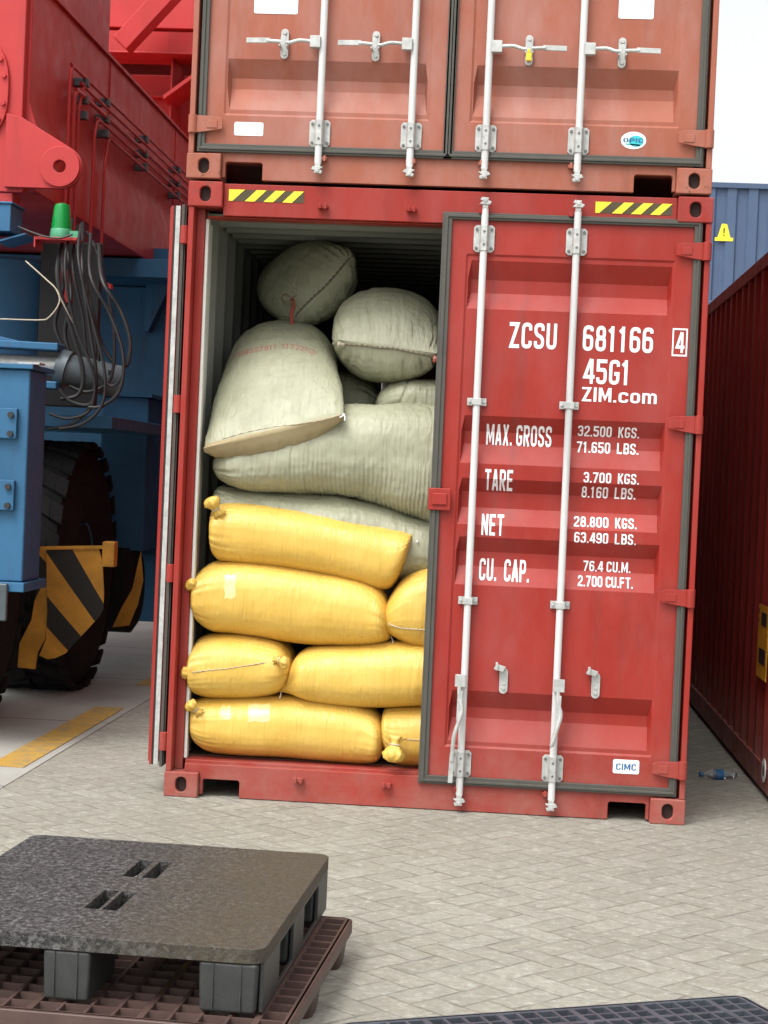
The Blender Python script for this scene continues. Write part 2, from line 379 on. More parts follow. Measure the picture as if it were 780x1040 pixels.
TS = .15
def _rr(pts, r):                                     # polyline with rounded corners; corner points given as (x, y, 1)
    out = []
    for i, p in enumerate(pts):
        if len(p) == 3 and 0 < i < len(pts)-1:
            P, A, B_ = Vector(p[:2]), Vector(pts[i-1][:2]), Vector(pts[i+1][:2])
            a = (A-P); b = (B_-P); ra = min(r, a.length*.5); rb = min(r, b.length*.5); a.normalize(); b.normalize()
            for k in range(6):
                t = k/5; out.append(P+a*ra*(1-t)**2+b*rb*t**2)
        else: out.append(Vector(p[:2]))
    return out
def glyph(ch):
    w = .50; h = TS/2; L, R_, B, T = h, w-h, h, 1-h; c = w/2
    G = {
     'O': [[(L, .5), (L, T, 1), (R_, T, 1), (R_, B, 1), (L, B, 1), (L, .5)]],
     'C': [[(R_, .70), (R_, T, 1), (L, T, 1), (L, B, 1), (R_, B, 1), (R_, .30)]],
     'G': [[(R_, .73), (R_, T, 1), (L, T, 1), (L, B, 1), (R_, B, 1), (R_, .44), (c, .44)]],
     'S': [[(R_, .70), (R_, T, 1), (L, T, 1), (L, .56, 1), (R_, .44, 1), (R_, B, 1), (L, B, 1), (L, .30)]],
     'U': [[(L, 1), (L, B, 1), (R_, B, 1), (R_, 1)]],
     'Z': [[(0, T), (R_-.02, T), (L+.02, B), (w, B)]],
     '6': [[(R_, .77), (R_, T, 1), (L, T, 1), (L, B, 1), (R_, B, 1), (R_, .56, 1), (L+h, .56)]],
     '9': [[(L, .23), (L, B, 1), (R_, B, 1), (R_, T, 1), (L, T, 1), (L, .44, 1), (R_-h, .44)]],
     '8': [[(c, .54), (L+.02, .54, 1), (L+.02, T, 1), (R_-.02, T, 1), (R_-.02, .54, 1), (c, .54)], [(c, .50), (L, .50, 1), (L, B, 1), (R_, B, 1), (R_, .50, 1), (c, .50)]],
     '5': [[(w, T), (L, T), (L, .58), (c, .58), (R_, .58, 1), (R_, B, 1), (L, B, 1), (L, .27)]],
     '2': [[(L, .70), (L, T, 1), (R_, T, 1), (R_, .55, 1), (L, .20, 1), (L, B), (w, B)]],
     '3': [[(L, .73), (L, T, 1), (R_, T, 1), (R_, B, 1), (L, B, 1), (L, .27)], [(c-.08, .53), (R_-h, .53)]],
     '4': [[(R_-.05, 0), (R_-.05, 1)], [(R_-.09, 1.0), (L-.02, .28), (w+.03, .28)]],
     '7': [[(0, T), (R_, T), (c-.09, 0)]],
     '1': [[(c, 0), (c, 1)], [(c-.16, .77), (c-h*.2, .90)]],
     'I': [[(h, 0), (h, 1)]],
     'A': [[(h*.8, 0), (c-.01, 1)], [(w-h*.8, 0), (c+.01, 1)], [(.14, .27), (w-.14, .27)]],
     'M': [[(L, 0), (L, 1)], [(L+.02, .98), (.33, .22), (.64-.075+.0, .98)], [(.585, 0), (.585, 1)]],
     'N': [[(L, 0), (L, 1)], [(L+.01, .95), (R_-.01, .05)], [(R_, 0), (R_, 1)]],
     'X': [[(h, 0), (w-h, 1)], [(h, 1), (w-h, 0)]],
     'R': [[(L, 0), (L, 1)], [(L+h, T), (R_, T, 1), (R_, .48, 1), (L+h, .48)], [(c, .42), (R_+.01, 0)]],
     'P': [[(L, 0), (L, 1)], [(L+h, T), (R_, T, 1), (R_, .44, 1), (L+h, .44)]],
     'B': [[(L, 0), (L, 1)], [(L+h, T), (R_, T, 1), (R_, B, 1), (L+h, B)], [(L+h, .52), (R_-h, .52)]],
     'T': [[(c, 0), (c, 1-TS)], [(0, T), (w, T)]],
     'E': [[(w*.92, T), (L, T), (L, B), (w*.92, B)], [(L+h, .52), (w*.85, .52)]],
     'F': [[(w*.92, T), (L, T), (L, 0)], [(L+h, .52), (w*.85, .52)]],
     'L': [[(L, 1), (L, B), (w*.92, B)]],
     'K': [[(L, 0), (L, 1)], [(L+h, .42), (w-h*.9, 1)], [(c-.07, .56), (w-h*.7, 0)]],
     '.': [[(h, 0), (h, TS)]], '-': [[(0, .5), (.35, .5)]],
     'c': [[(R_, .50), (R_, .66, 1), (L, .66, 1), (L, B, 1), (R_, B, 1), (R_, .24)]],
     'o': [[(L, .37), (L, .66, 1), (R_, .66, 1), (R_, B, 1), (L, B, 1), (L, .37)]],
     'm': [[(L, 0), (L, .735)], [(L+h, .66), (.375-h*0, .66, 1), (.375, 0)], [(.375+h, .66), (.675, .66, 1), (.675, 0)]],
    }
    if ch == '0': ch = 'O'
    wd = {'I': TS, '.': TS, 'M': .66, '-': .35, 'm': .75, '1': .40}.get(ch, w)
    return G.get(ch, []), wd, (-.06 if ch == '1' else 0)
def text_mesh(txt, off=.0):                          # stencil-like condensed capitals drawn as mitred strokes
    b = bmesh.new(); x = 0
    for ch in txt:
        if ch == ' ': x += .26; continue
        strokes, wd, dx = glyph(ch)
        for li, st in enumerate(strokes):
            P = _rr(st, .17); P = [p for i, p in enumerate(P) if i == 0 or (p-P[i-1]).length > 1e-4]
            closed = (P[0]-P[-1]).length < 1e-4; rows = []
            for i, p in enumerate(P):
                a = P[i-1] if i else (P[-2] if closed else None); c = P[i+1] if i < len(P)-1 else (P[1] if closed else None)
                d1 = (p-a).normalized() if a is not None else None; d2 = (c-p).normalized() if c is not None else None
                if d1 is None: n_ = Vector((-d2.y, d2.x)); k = 1
                elif d2 is None: n_ = Vector((-d1.y, d1.x)); k = 1
                else:
                    n1, n2 = Vector((-d1.y, d1.x)), Vector((-d2.y, d2.x)); n_ = (n1+n2).normalized(); k = min(1/max(.3, n_.dot(n1)), 2.2)
                q = n_*(TS/2+off)*k; rows.append([b.verts.new((x+dx+p.x+s_*q.x, p.y+s_*q.y, li*.0004)) for s_ in (1, -1)])
            for A, B_ in zip(rows, rows[1:]):
                try: b.faces.new((A[0], B_[0], B_[1], A[1]))
                except ValueError: pass
        x += wd+.11
    bmesh.ops.remove_doubles(b, verts=b.verts, dist=1e-5)
    me = bpy.data.meshes.new('t'); b.to_mesh(me); b.free(); return me
def lettering(name, txt, x0, x1, z0, z1, yf, m, parent, off=.03, cuts=None, T=None, shear=0, bold=1):
    me = text_mesh(txt, 0); b = bmesh.new(); b.from_mesh(me); bpy.data.meshes.remove(me)
    xs = [v.co.x for v in b.verts]; ys = [v.co.y for v in b.verts]
    mx, Mx, my, My = min(xs), max(xs), min(ys), max(ys)
    for v in b.verts:
        v.co = Vector((x0+(v.co.x-mx)/(Mx-mx)*(x1-x0), -v.co.z, z0+(v.co.y-my)/(My-my)*(z1-z0)))
    if cuts:
        for z in cuts:
            if z0 < z < z1: bmesh.ops.bisect_plane(b, geom=b.verts[:]+b.edges[:]+b.faces[:], plane_co=(0, 0, z), plane_no=(0, 0, 1))
    for v in b.verts: v.co.y += (yf(v.co.x, v.co.z) if callable(yf) else yf)-.0016
    b.normal_update(); fl = [f for f in b.faces if f.normal.y > 0]
    if fl: bmesh.ops.reverse_faces(b, faces=fl)
    mb_ = MB(); mb_.b.free(); mb_.b = b
    if T: mb_.map(T)
    return mb_.build(name, m, parent, recalc=False)

def bracket(c, zc, w=.097, h=.125):
    m = MB(); x = c
    m.prism([(x-w/2, zc-h/2+.012), (x-w/2+.012, zc-h/2), (x+w/2-.012, zc-h/2), (x+w/2, zc-h/2+.012), (x+w/2, zc+h/2-.012), (x+w/2-.012, zc+h/2), (x-w/2+.012, zc+h/2), (x-w/2, zc+h/2-.012)], 'xz', .019, .0295)
    m.prism([(x-.021, .0188), (x-.021, -.008), (x-.012, -.019), (x+.012, -.019), (x+.021, -.008), (x+.021, .0188)], 'xy', zc-h/2+.004, zc+h/2-.004)
    return m
def bracket_bolts(m, x, zc):
    n0 = len(m.b.faces)
    for sx in (-1, 1):
        for sz in (-1, 1): m.lathe([(.0075, .011), (.0075, .0189)], (x+sx*.035, 0, zc+sz*.044), 'y', 6)
    for sz in (-1, 1): m.lathe([(.006, -.022), (.006, -.0192)], (x, 0, zc+sz*.03), 'y', 8)
    m.b.faces.ensure_lookup_table()
    for f in m.b.faces[n0:]: f.material_index = 1
    return m
def make_door(parent, mat, side, openish=False, mode='closed', txt=False, z_off=0):
    """side +1: right-hand door as measured; -1: its mirror image"""
    def T(c):
        q = Vector(c) - PIN
        return Vector((q.x if side > 0 else -q.x, q.y, q.z))
    def B(mb_, name, m, par, **k):
        mb_.map(T); return mb_.build(name, m, par, **k)
    m = MB()
    g = [[m.b.verts.new((x, door_h(x, z), z)) for z in ZB] for x in XB]
    for i in range(len(XB)-1):
        for j in range(len(ZB)-1): m.b.faces.new((g[i][j], g[i+1][j], g[i+1][j+1], g[i][j+1]))
    # outer frame with returned edges and the flat inner skin
    m.box(1.222, 1.2352, .0302, .085, .150, 2.78); m.box(2.3682, 2.381, .0302, .085, .150, 2.78)
    m.box(1.2354, 2.368, .0302, .085, .150, .165); m.box(1.2354, 2.368, .0302, .085, 2.765, 2.78)
    m.box(1.236, 2.367, .083, .0848, .166, 2.764)
    pos = PIN if side > 0 else Vector((W-PIN.x, PIN.y, 0))
    d = B(m, 'door', mat, parent, loc=(pos.x, pos.y, z_off), recalc=True)
    # gasket
    m = MB(); gx1 = 2.394
    m.holed(rect(1.197, gx1, .127, 2.792), [rect(1.242, 2.358, .166, 2.758)], 'xz', .013, .0285)
    m.holed(rect(1.207, gx1-.008, .137, 2.782), [rect(1.224, 2.376, .150, 2.768)], 'xz', .006, .0128)
    B(m, 'door_gasket', M['gasket'], d, bevel=.003)
    # hinges
    for z in (2.647, 1.850, 1.050, .253):
        m = MB(); m.prism([(2.276, z-.020), (2.276, z+.026), (2.300, z+.036), (2.398, z+.040), (2.398, z-.040), (2.35, z-.034)], 'xz', .0, .0058)
        m.tube([(2.417, .006, z-.042), (2.417, .006, z+.042)], .021, 12)
        m.box(2.30, 2.35, -.004, -.0002, z-.018, z+.018)
        h_ = B(m, 'hinge', mat, d, bevel=.003)
    # locking bars
    for k, x in enumerate((1.3925, 1.820)):
        m = MB(); m.tube([(x, .001, .085), (x, .001, 2.81)], .0168, 14)
        bar = B(m, 'locking_bar', M['steelbar'], d, smooth='auto')
        for zc in (2.673, .228): B(bracket_bolts(bracket(x, zc), x, zc), 'bar_bracket', [M['galv'], M['boltm']], bar, bevel=.002)
        for zc in (1.916, .990):
            m = MB(); m.box(x-.045, x+.045, .022, .0295 if True else 0, zc-.018, zc+.018); m.box(x-.022, x+.022, -.019, .0218, zc-.016, zc+.016)
            for sx in (-1, 1): m.lathe([(.006, .014), (.006, .0219)], (x+sx*.034, 0, zc), 'y', 8)
            B(m, 'bar_clamp', M['galv'], bar, bevel=.002)
        for zc, sg in ((2.81, 1), (.085, -1)):       # cams that bite into the keepers
            m = MB(); m.box(x-.013, x+.013, -.016, .012, min(zc, zc+sg*.02), max(zc, zc+sg*.02))
            m.prism([(x-.028, zc+sg*.018), (x+.020, zc+sg*.016), (x+.030, zc+sg*.030), (x+.012, zc+sg*.036), (x+.016, zc+sg*.048), (x-.018, zc+sg*.050), (x-.024, zc+sg*.038), (x-.010, zc+sg*.032)], 'xz', -.022, .008)
            m.lathe([(.010, -.026), (.010, -.0222)], (x, 0, zc+sg*.036), 'y', 8)
            B(m, 'bar_cam', M['galv'], bar, bevel=.002)
        # handle
        if mode == 'closed':
            m = MB(); zc = .645; m.box(x+.010, x+.058, -.030, .012, zc-.028, zc+.026)
            m.tube(smoothpts([(x+.05, -.018, zc), (x+.11, -.022, zc+.002), (x+.155, -.03, zc-.012), (x+.20, -.03, zc-.008), (x+.26, -.026, zc-.004)], 5), .0095, 8)
            m.obox((x+.30, -.026, zc-.004), (.055, 0, -.001), (0, .005, 0), (0, 0, .012))
            B(m, 'bar_handle', M['galv'], bar, bevel=.002)
        else:
            m = MB(); zc = .645; sgn = -1 if k == 0 else 1
            hx = x+sgn*.014
            m.box(hx-.028, hx+.022, -.046, -.017, zc-.052, zc+.004)
            m.tube(smoothpts([(hx-.008, -.036, zc-.04), (hx-.002, -.040, zc-.11), (hx+.010, -.046, zc-.16), (hx-.004, -.050, zc-.22), (hx-.022, -.048, zc-.29), (hx-.026, -.044, zc-.40 if k == 0 else zc-.30)], 6), .0105, 8)
            m.obox((hx-.002, -.042, zc-.14), (.012, 0, 0), (0, .004, 0), (0, 0, .07))
            if k == 0: m.obox((hx-.028, -.044, zc-.43), (.011, 0, 0), (0, .004, 0), (.002, 0, .07))
            B(m, 'bar_handle', M['galv'], bar, bevel=.002)
        # handle retainer
        zc = .645; xr = x+.182 if True else 0
        m = MB()
        if mode == 'closed':
            m.prism(stadium(xr, zc-.005, .036, .140), 'xz', .020, .0335); m.prism(stadium(xr, zc-.005, .024, .05), 'xz', -.040, -.0365)
            m.box(xr-.02, xr-.012, -.038, .021, zc-.03, zc-.02); m.box(xr+.012, xr+.02, -.038, .021, zc-.03, zc-.02)
            for sz in (-.052, .045): m.lathe([(.009, .012), (.009, .0199)], (xr, 0, zc+sz), 'y', 10)
        else:
            m.prism(stadium(xr, zc-.022, .040, .120), 'xz', .024, .0365); m.obox((xr-.020, .010, zc+.040), (.022, 0, -.006), (0, .014, 0), (.006, 0, .012))
            m.obox((xr-.034, .0, zc+.048), (.006, 0, 0), (0, .012, 0), (0, 0, .018)); m.box(xr-.010, xr+.010, .020, .0239, zc-.04, zc-.03)
            m.lathe([(.009, .016), (.009, .0239)], (xr, 0, zc-.055), 'y', 10)
        B(m, 'handle_retainer', M['galv'], d, bevel=.002)
    return d, T

def make_container(name, origin, mat, label, cat, group, doors='closed', interior=False, door_side_detail=True):
    c = tag(empty(name, origin), label, cat, group)
    # corner castings
    for x0 in (0, W-.162):
        for (ya, yb, fr) in ((0, .178, True), (LEN-.178, LEN, False)):
            for z0 in (0, H-.118):
                m = MB(); v = MB(); casting(m, x0, x0+.162, ya, yb, z0, z0+.118, v, fr)
                o = m.build('corner_casting', {M['red'].name: M['redc'], M['old'].name: M['oldc']}.get(mat.name, mat), c, bevel=.006)
                if fr: v.build('casting_hole', M['void'], o)
                else: v.b.free()
    # rear frame
    for s in (0, 1):
        f = (lambda x: x) if s == 0 else (lambda x: W-x)
        for a, b, ya, yb in ((.004, .030, .008, .12), (.0302, .070, .088, .150)):
            m = MB(); x0, x1 = sorted((f(a), f(b))); m.box(x0, x1, ya, yb, .1182, H-.1182)
            m.build('corner_post' if a < .01 else 'door_jamb', mat, c, bevel=.004)
    m = MB(); m.box(.1625, W-.1625, .036, .16, 2.742, 2.893); m.box(.084, W-.084, .060, .16, 2.735, 2.7418)
    m.build('door_header', mat, c, bevel=.004)
    m = MB(); zt = .155
    m.prism([(.1625, .012), (.178, .012), (.178, .078), (.186, .086), (.346, .086), (.354, .078), (.354, .003), (2.084, .003), (2.084, .078), (2.092, .086), (2.252, .086), (2.26, .078), (2.26, .012), (W-.1625, .012), (W-.1625, .117), (W-.09, .119), (W-.09, zt), (.09, zt), (.09, .119), (.1625, .117)], 'xz', .034, .075)
    m.box(.0835, W-.0835, .0755, .22, .10, .168)
    m.build('door_sill', mat, c, bevel=.003)
    for x in (.635, 1.05, W-.635, W-1.05):
        for zk, yk in ((2.796, .0355), (.109, .0335)):
            m = MB(); m.box(x-.024, x+.024, .0, yk, zk-.008, zk+.008); m.box(x-.018, x-.006, -.009, .004, zk-.011, zk+.015); m.box(x+.007, x+.019, -.009, .004, zk-.013, zk+.013)
            m.build('cam_keeper', mat, c, bevel=.002)
    # side walls, rails, roof, floor, far end
    for s in (0, 1):
        f = (lambda x: x) if s == 0 else (lambda x: W-x)
        m = MB(); corr_wall(m, f(.012), f(.048), .15, LEN-.15, .16, 2.80)
        m.build('side_wall', mat, c)
        for (za, zb) in ((.03, .16), (2.80, 2.88)):
            m = MB(); x0, x1 = sorted((f(.006), f(.06))); m.box(x0, x1, .1785, LEN-.1785, za, zb)
            m.build('side_rail', mat, c, bevel=.004)
    m = MB(); corr_roof(m, 2.852, 2.872, .061, W-.061, .162, LEN-.16); m.build('roof', mat, c)
    m = MB(); m.box(.05, W-.05, LEN-.06, LEN-.03, .1, 2.85); m.build('front_end_wall', mat, c)
    m = MB(); m.box(.051, W-.051, .221, LEN-.07, .12, .170); m.build('floor_boards', M['floor'], c)
    if interior:
        for s in (0, 1):
            f = (lambda x: x) if s == 0 else (lambda x: W-x)
            m = MB(); corr_wall(m, f(.018), f(.054), .151, LEN-.15, .17, 2.80); m.build('wall_lining', M['interior'], c)
        m = MB(); corr_roof(m, 2.797, 2.768, .0555, W-.0555, .163, LEN-.1); m.build('ceiling_lining', M['interior'], c)
        for s in (0, 1):
            f = (lambda x: x) if s == 0 else (lambda x: W-x)
            x0, x1 = sorted((f(.0705), f(.086))); m = MB(); m.box(x0, x1, .105, .150, .1685, 2.7345); m.build('frame_channel', M['cream'], c, bevel=.003)
            x0, x1 = sorted((f(.0545), f(.0605))); m = MB(); m.box(x0, x1, .1505, .36, .1701, 2.735); m.build('lining_strip', M['cream'], c)
        m = MB(); m.box(.055, W-.055, LEN-.08, LEN-.07, .17, 2.8); m.build('end_lining', M['interior'], c)
    if doors == 'closed':
        r, Tr = make_door(c, mat, 1); l, Tl = make_door(c, mat, -1)
    else:
        r, Tr = make_door(c, mat, 1, mode='released'); l, Tl = make_door(c, mat, -1, mode='released')
        l.location = (-.030, .045, 0); l.rotation_euler = (0, 0, R(90.5))
    return c, r, l, Tr, Tl

lower = make_container('shipping_container', (0, 0, 0), M['red'], 'red shipping container on the ground, one door open on stacked sacks', 'shipping container', 'red shipping containers', doors='open', interior=True)
upper = make_container('shipping_container', (-.013, -.004, H+.012), M['old'], 'faded orange-brown shipping container with closed doors, stacked on the open red one', 'shipping container', 'red shipping containers')
C0, DR, DL, TR, TL = lower; C1, UR, UL, TUR, TUL = upper

# extra red latch on the open container's door edge
m = MB(); m.box(1.187, 1.292, -.006, .0055, 1.405, 1.508); m.box(1.205, 1.275, -.016, -.0062, 1.43, 1.485); m.map(TR); m.build('door_catch', M['red'], DR, bevel=.005)
# stainless strip and seal along the visible hinge edge of the swung-back door
def hinge_edge(name, mat, y0, y1, x0=2.3815, x1=2.389):
    m = MB(); m.box(x0, x1, y0, y1, .135, 2.785); m.map(TL); m.build(name, mat, DL, bevel=.0015)
hinge_edge('edge_strip', M['galv'], .034, .056, x1=2.396); hinge_edge('edge_seal', M['black'], .0565, .066); hinge_edge('edge_lip', M['red'], .0665, .0775, x1=2.392)
# warning stripes on the header
def stripes(parent, x0, x1, z0, z1, y, n=4, slope=.055):
    m = MB(); m.box(x0, x1, y-.0015, y, z0, z1); p = m.build('warning_tape', M['brownv'], parent)
    m = MB(); pw = (x1-x0)/n
    for k in range(n):
        a = x0+k*pw-.012; q = [(a, z0), (a+pw*.52, z0), (a+pw*.52+slope, z1), (a+slope, z1)]
        if k == 0: q = [(x0, z0), (x0+.018, z0), (x0+.075, z1), (x0, z1)]
        q = [(min(max(px, x0), x1), pz) for px, pz in q]; m.prism(q, 'xz', y-.0032, y-.0017)
    m.build('yellow_stripe', M['yellow'], p)
stripes(C0, .187, .541, 2.812, 2.866, .036); stripes(C0, 1.900, 2.252, 2.812, 2.864, .036)
# the writing on the open container's right door
TX = [('ZCSU', 1.528, 1.749, 2.174, 2.294, .035), ('681166', 1.870, 2.193, 2.174, 2.292, .035), ('45G1', 1.876, 2.082, 2.022, 2.140, .035),
      ('4', 2.294, 2.337, 2.180, 2.278, .035),
      ('MAX. GROSS', 1.443, 1.747, 1.718, 1.820, .035), ('TARE', 1.446, 1.575, 1.505, 1.608, .035), ('NET', 1.440, 1.543, 1.298, 1.397, .035), ('CU.  CAP.', 1.438, 1.671, 1.085, 1.190, .035),
      ('32.500  KGS.', 1.868, 2.152, 1.778, 1.829, .03), ('71.650  LBS.', 1.866, 2.152, 1.702, 1.754, .03), ('3.700  KGS.', 1.903, 2.158, 1.563, 1.614, .03), ('8.160  LBS.', 1.898, 2.148, 1.494, 1.546, .03),
      ('28.800  KGS.', 1.868, 2.158, 1.356, 1.407, .03), ('63.490  LBS.', 1.872, 2.157, 1.283, 1.334, .03), ('76.4 CU.M.', 1.922, 2.141, 1.150, 1.201, .03), ('2.700 CU.FT.', 1.899, 2.153, 1.080, 1.130, .03)]
for t, a, b, c_, d_, off in TX:
    lettering('lettering', t, a, b, c_, d_, door_h, M['white'], DR, off, ZB, TR)
lettering('lettering', 'ZIM.com', 1.876, 2.222, 1.940, 2.006, door_h, M['white'], DR, .028, ZB, TR)
m = MB(); m.holed(rect(2.280, 2.350, 2.164, 2.293), [rect(2.287, 2.343, 2.172, 2.285)], 'xz', .0278, .0284)
m.map(TR); m.build('check_digit_frame', M['white'], DR)
def label_plate(parent, T, x0, x1, z0, z1, y, mat, name='label'):
    m = MB(); r = .008; pts = []
    for cx, cz, a0 in ((x1-r, z1-r, 0), (x0+r, z1-r, 90), (x0+r, z0+r, 180), (x1-r, z0+r, 270)):
        for k in range(4): a = R(a0+k*30); pts.append((cx+r*cos(a), cz+r*sin(a)))
    m.prism(pts, 'xz', y-.002, y-.0003); m.map(T); return m.build(name, mat, parent)
label_plate(DR, TR, 2.099, 2.220, .221, .286, FY, M['label'])
lettering('lettering', 'CIMC', 2.113, 2.206, .238, .268, FY-.002, M['lblue'], DR, .03, None, TR)
# labels of the upper container
UZ = 0.0
def uz(z): return z-(H+.012)
label_plate(UR, TUR, 1.978, 2.139, uz(3.709), uz(3.83), FY+.007, M['label'])
label_plate(UL, TUL, W-.489, W-.283, uz(3.690), uz(3.82), FY+.007, M['label'])
label_plate(UL, TUL, W-.351, W-.214, uz(3.117), uz(3.180), FY, M['label'])
m = MB(); cx, cz = 2.073, uz(3.149)
m.prism([(cx+.058*cos(2*pi*k/32), cz+.040*sin(2*pi*k/32)) for k in range(32)], 'xz', FY-.002, FY-.0003); m.map(TUR); m.build('label', M['label'], UR)
m = MB(); m.prism([(cx+.012+.034*cos(2*pi*k/24), cz-.003+.026*sin(2*pi*k/24)) for k in range(24)], 'xz', FY-.0032, FY-.0021)
m.prism([(cx-.034, cz-.020), (cx+.03, cz-.026), (cx+.03, cz-.018), (cx-.038, cz-.014)], 'xz', FY-.0032, FY-.0021); m.map(TUR); m.build('emblem', M['lcyan'], UR)
lettering('lettering', 'OPIC', cx-.047, cx+.045, cz-.009, cz+.010, FY-.0033, M['lblue'], UR, .03, None, TUR)
# brass padlock seal hanging on the upper container's handle
m = MB(); xs = 1.3925+.182; m.box(xs-.014, xs+.014, -.052, -.030, .575, .612); m.prism([(xs-.010, .6122), (xs+.010, .6122), (xs+.005, .632), (xs-.005, .632)], 'xz', -.048, -.034)
pl = m.build('padlock', M['brass'], None, bevel=.004, loc=(-.013, -.004, H+.012)); tag(pl, 'small brass padlock on the faded container\'s right door handle', 'padlock')

# right-hand dark red container
RC = make_container('shipping_container', (2.915, .02, 0), M['dred'], 'dark red shipping container at the right edge, its corrugated side in a narrow gap', 'shipping container', 'red shipping containers')
m = MB(); m.box(-.004, -.0005, .90, 1.245, .585, .965); p = m.build('hazard_label', M['orange'], RC[0])
m = MB()
for z in (.93, .88): m.box(-.006, -.0045, 1.212, 1.228, z-.012, z+.012)
m.build('label_print', M['black'], p)
for q in ((.95, 1.17, .66, .74), (.95, 1.13, .86, .93)):
    m = MB(); m.box(-.006, -.0045, *q); m.build('label_print', M['black'], p)
m = MB(); m.lathe([(.06, -.004), (.06, -.0005)], (0, .82, .145), 'x', 28); m.build('round_sticker', M['label'], RC[0])
m = MB(); m.lathe([(.03, -.006), (.03, -.0045)], (0, .82, .145), 'x', 20); m.build('sticker_print', M['dprint'], RC[0])

# far stack of blue containers seen side-on
BL = ['lowest blue shipping container of the far stack, behind the dark red one', 'middle blue shipping container of the far stack', 'topmost blue shipping container of the far stack against the white sky']
for k in range(3):
    c = tag(empty('shipping_container', (4.2, 33.1, k*H)), BL[k], 'shipping container', 'blue shipping containers stacked far away')
    m = MB(); xs_ = []; x = .15; t = 0
    seq = [(.20, 0), (.045, 1), (.20, 1), (.045, 0)]
    pts = [(0.15, .05)]; st = 0.05; i = 0
    while pts[-1][0] < LEN-.15:
        w_, nx = seq[i % 4]; st = .11 if nx else .05
        pts.append((pts[-1][0]+w_, {0: .05, 1: .11, 2: .11, 3: .05}[i % 4])); i += 1
    poly = [(min(a, LEN-.1), b) for a, b in pts]+[(LEN-.1, .2), (.1, .2)]
    m.prism(poly, 'xy', .16, H-.13); m.build('side_wall', M['blue'], c)
    m = MB(); m.box(.18, LEN-.18, .01, .12, H-.1295, H-.01); m.box(.18, LEN-.18, .01, .12, .03, .16); m.build('side_rail', M['blue'], c, bevel=.005)
    m = MB()
    for x0 in (0, LEN-.178):
        for y0 in (0, W-.162):
            m.box(x0, x0+.178, y0, y0+.162, 0, .118); m.box(x0, x0+.178, y0, y0+.162, H-.118, H); m.box(x0+.02, x0+.15, y0+.02, y0+.15, .1185, H-.1185)
    m.build('corner_post', M['blue'], c, bevel=.006)
    m = MB(); m.box(.15, LEN-.15, .201, W-.03, .1, H-.02); m.build('body', M['blue'], c)
    if k == 2:
        a = at(735, 236, 33.15); lx, lz = a.x-4.2, a.z-2*H
        m = MB(); m.prism([(lx-.15, lz-.15), (lx+.17, lz-.16), (lx+.07, lz+.19), (lx-.05, lz+.20)], 'xz', .040, .049); m.box(lx-.20, lx+.22, .036, .039, lz-.20, lz-.12)
        p = m.build('warning_sign', M['yellow'], c)
        m = MB(); m.box(lx-.01, lx+.02, .037, .0395, lz-.02, lz+.10); m.box(lx-.01, lx+.02, .037, .0395, lz-.08, lz-.05); m.build('sign_print', M['brownv'], p)

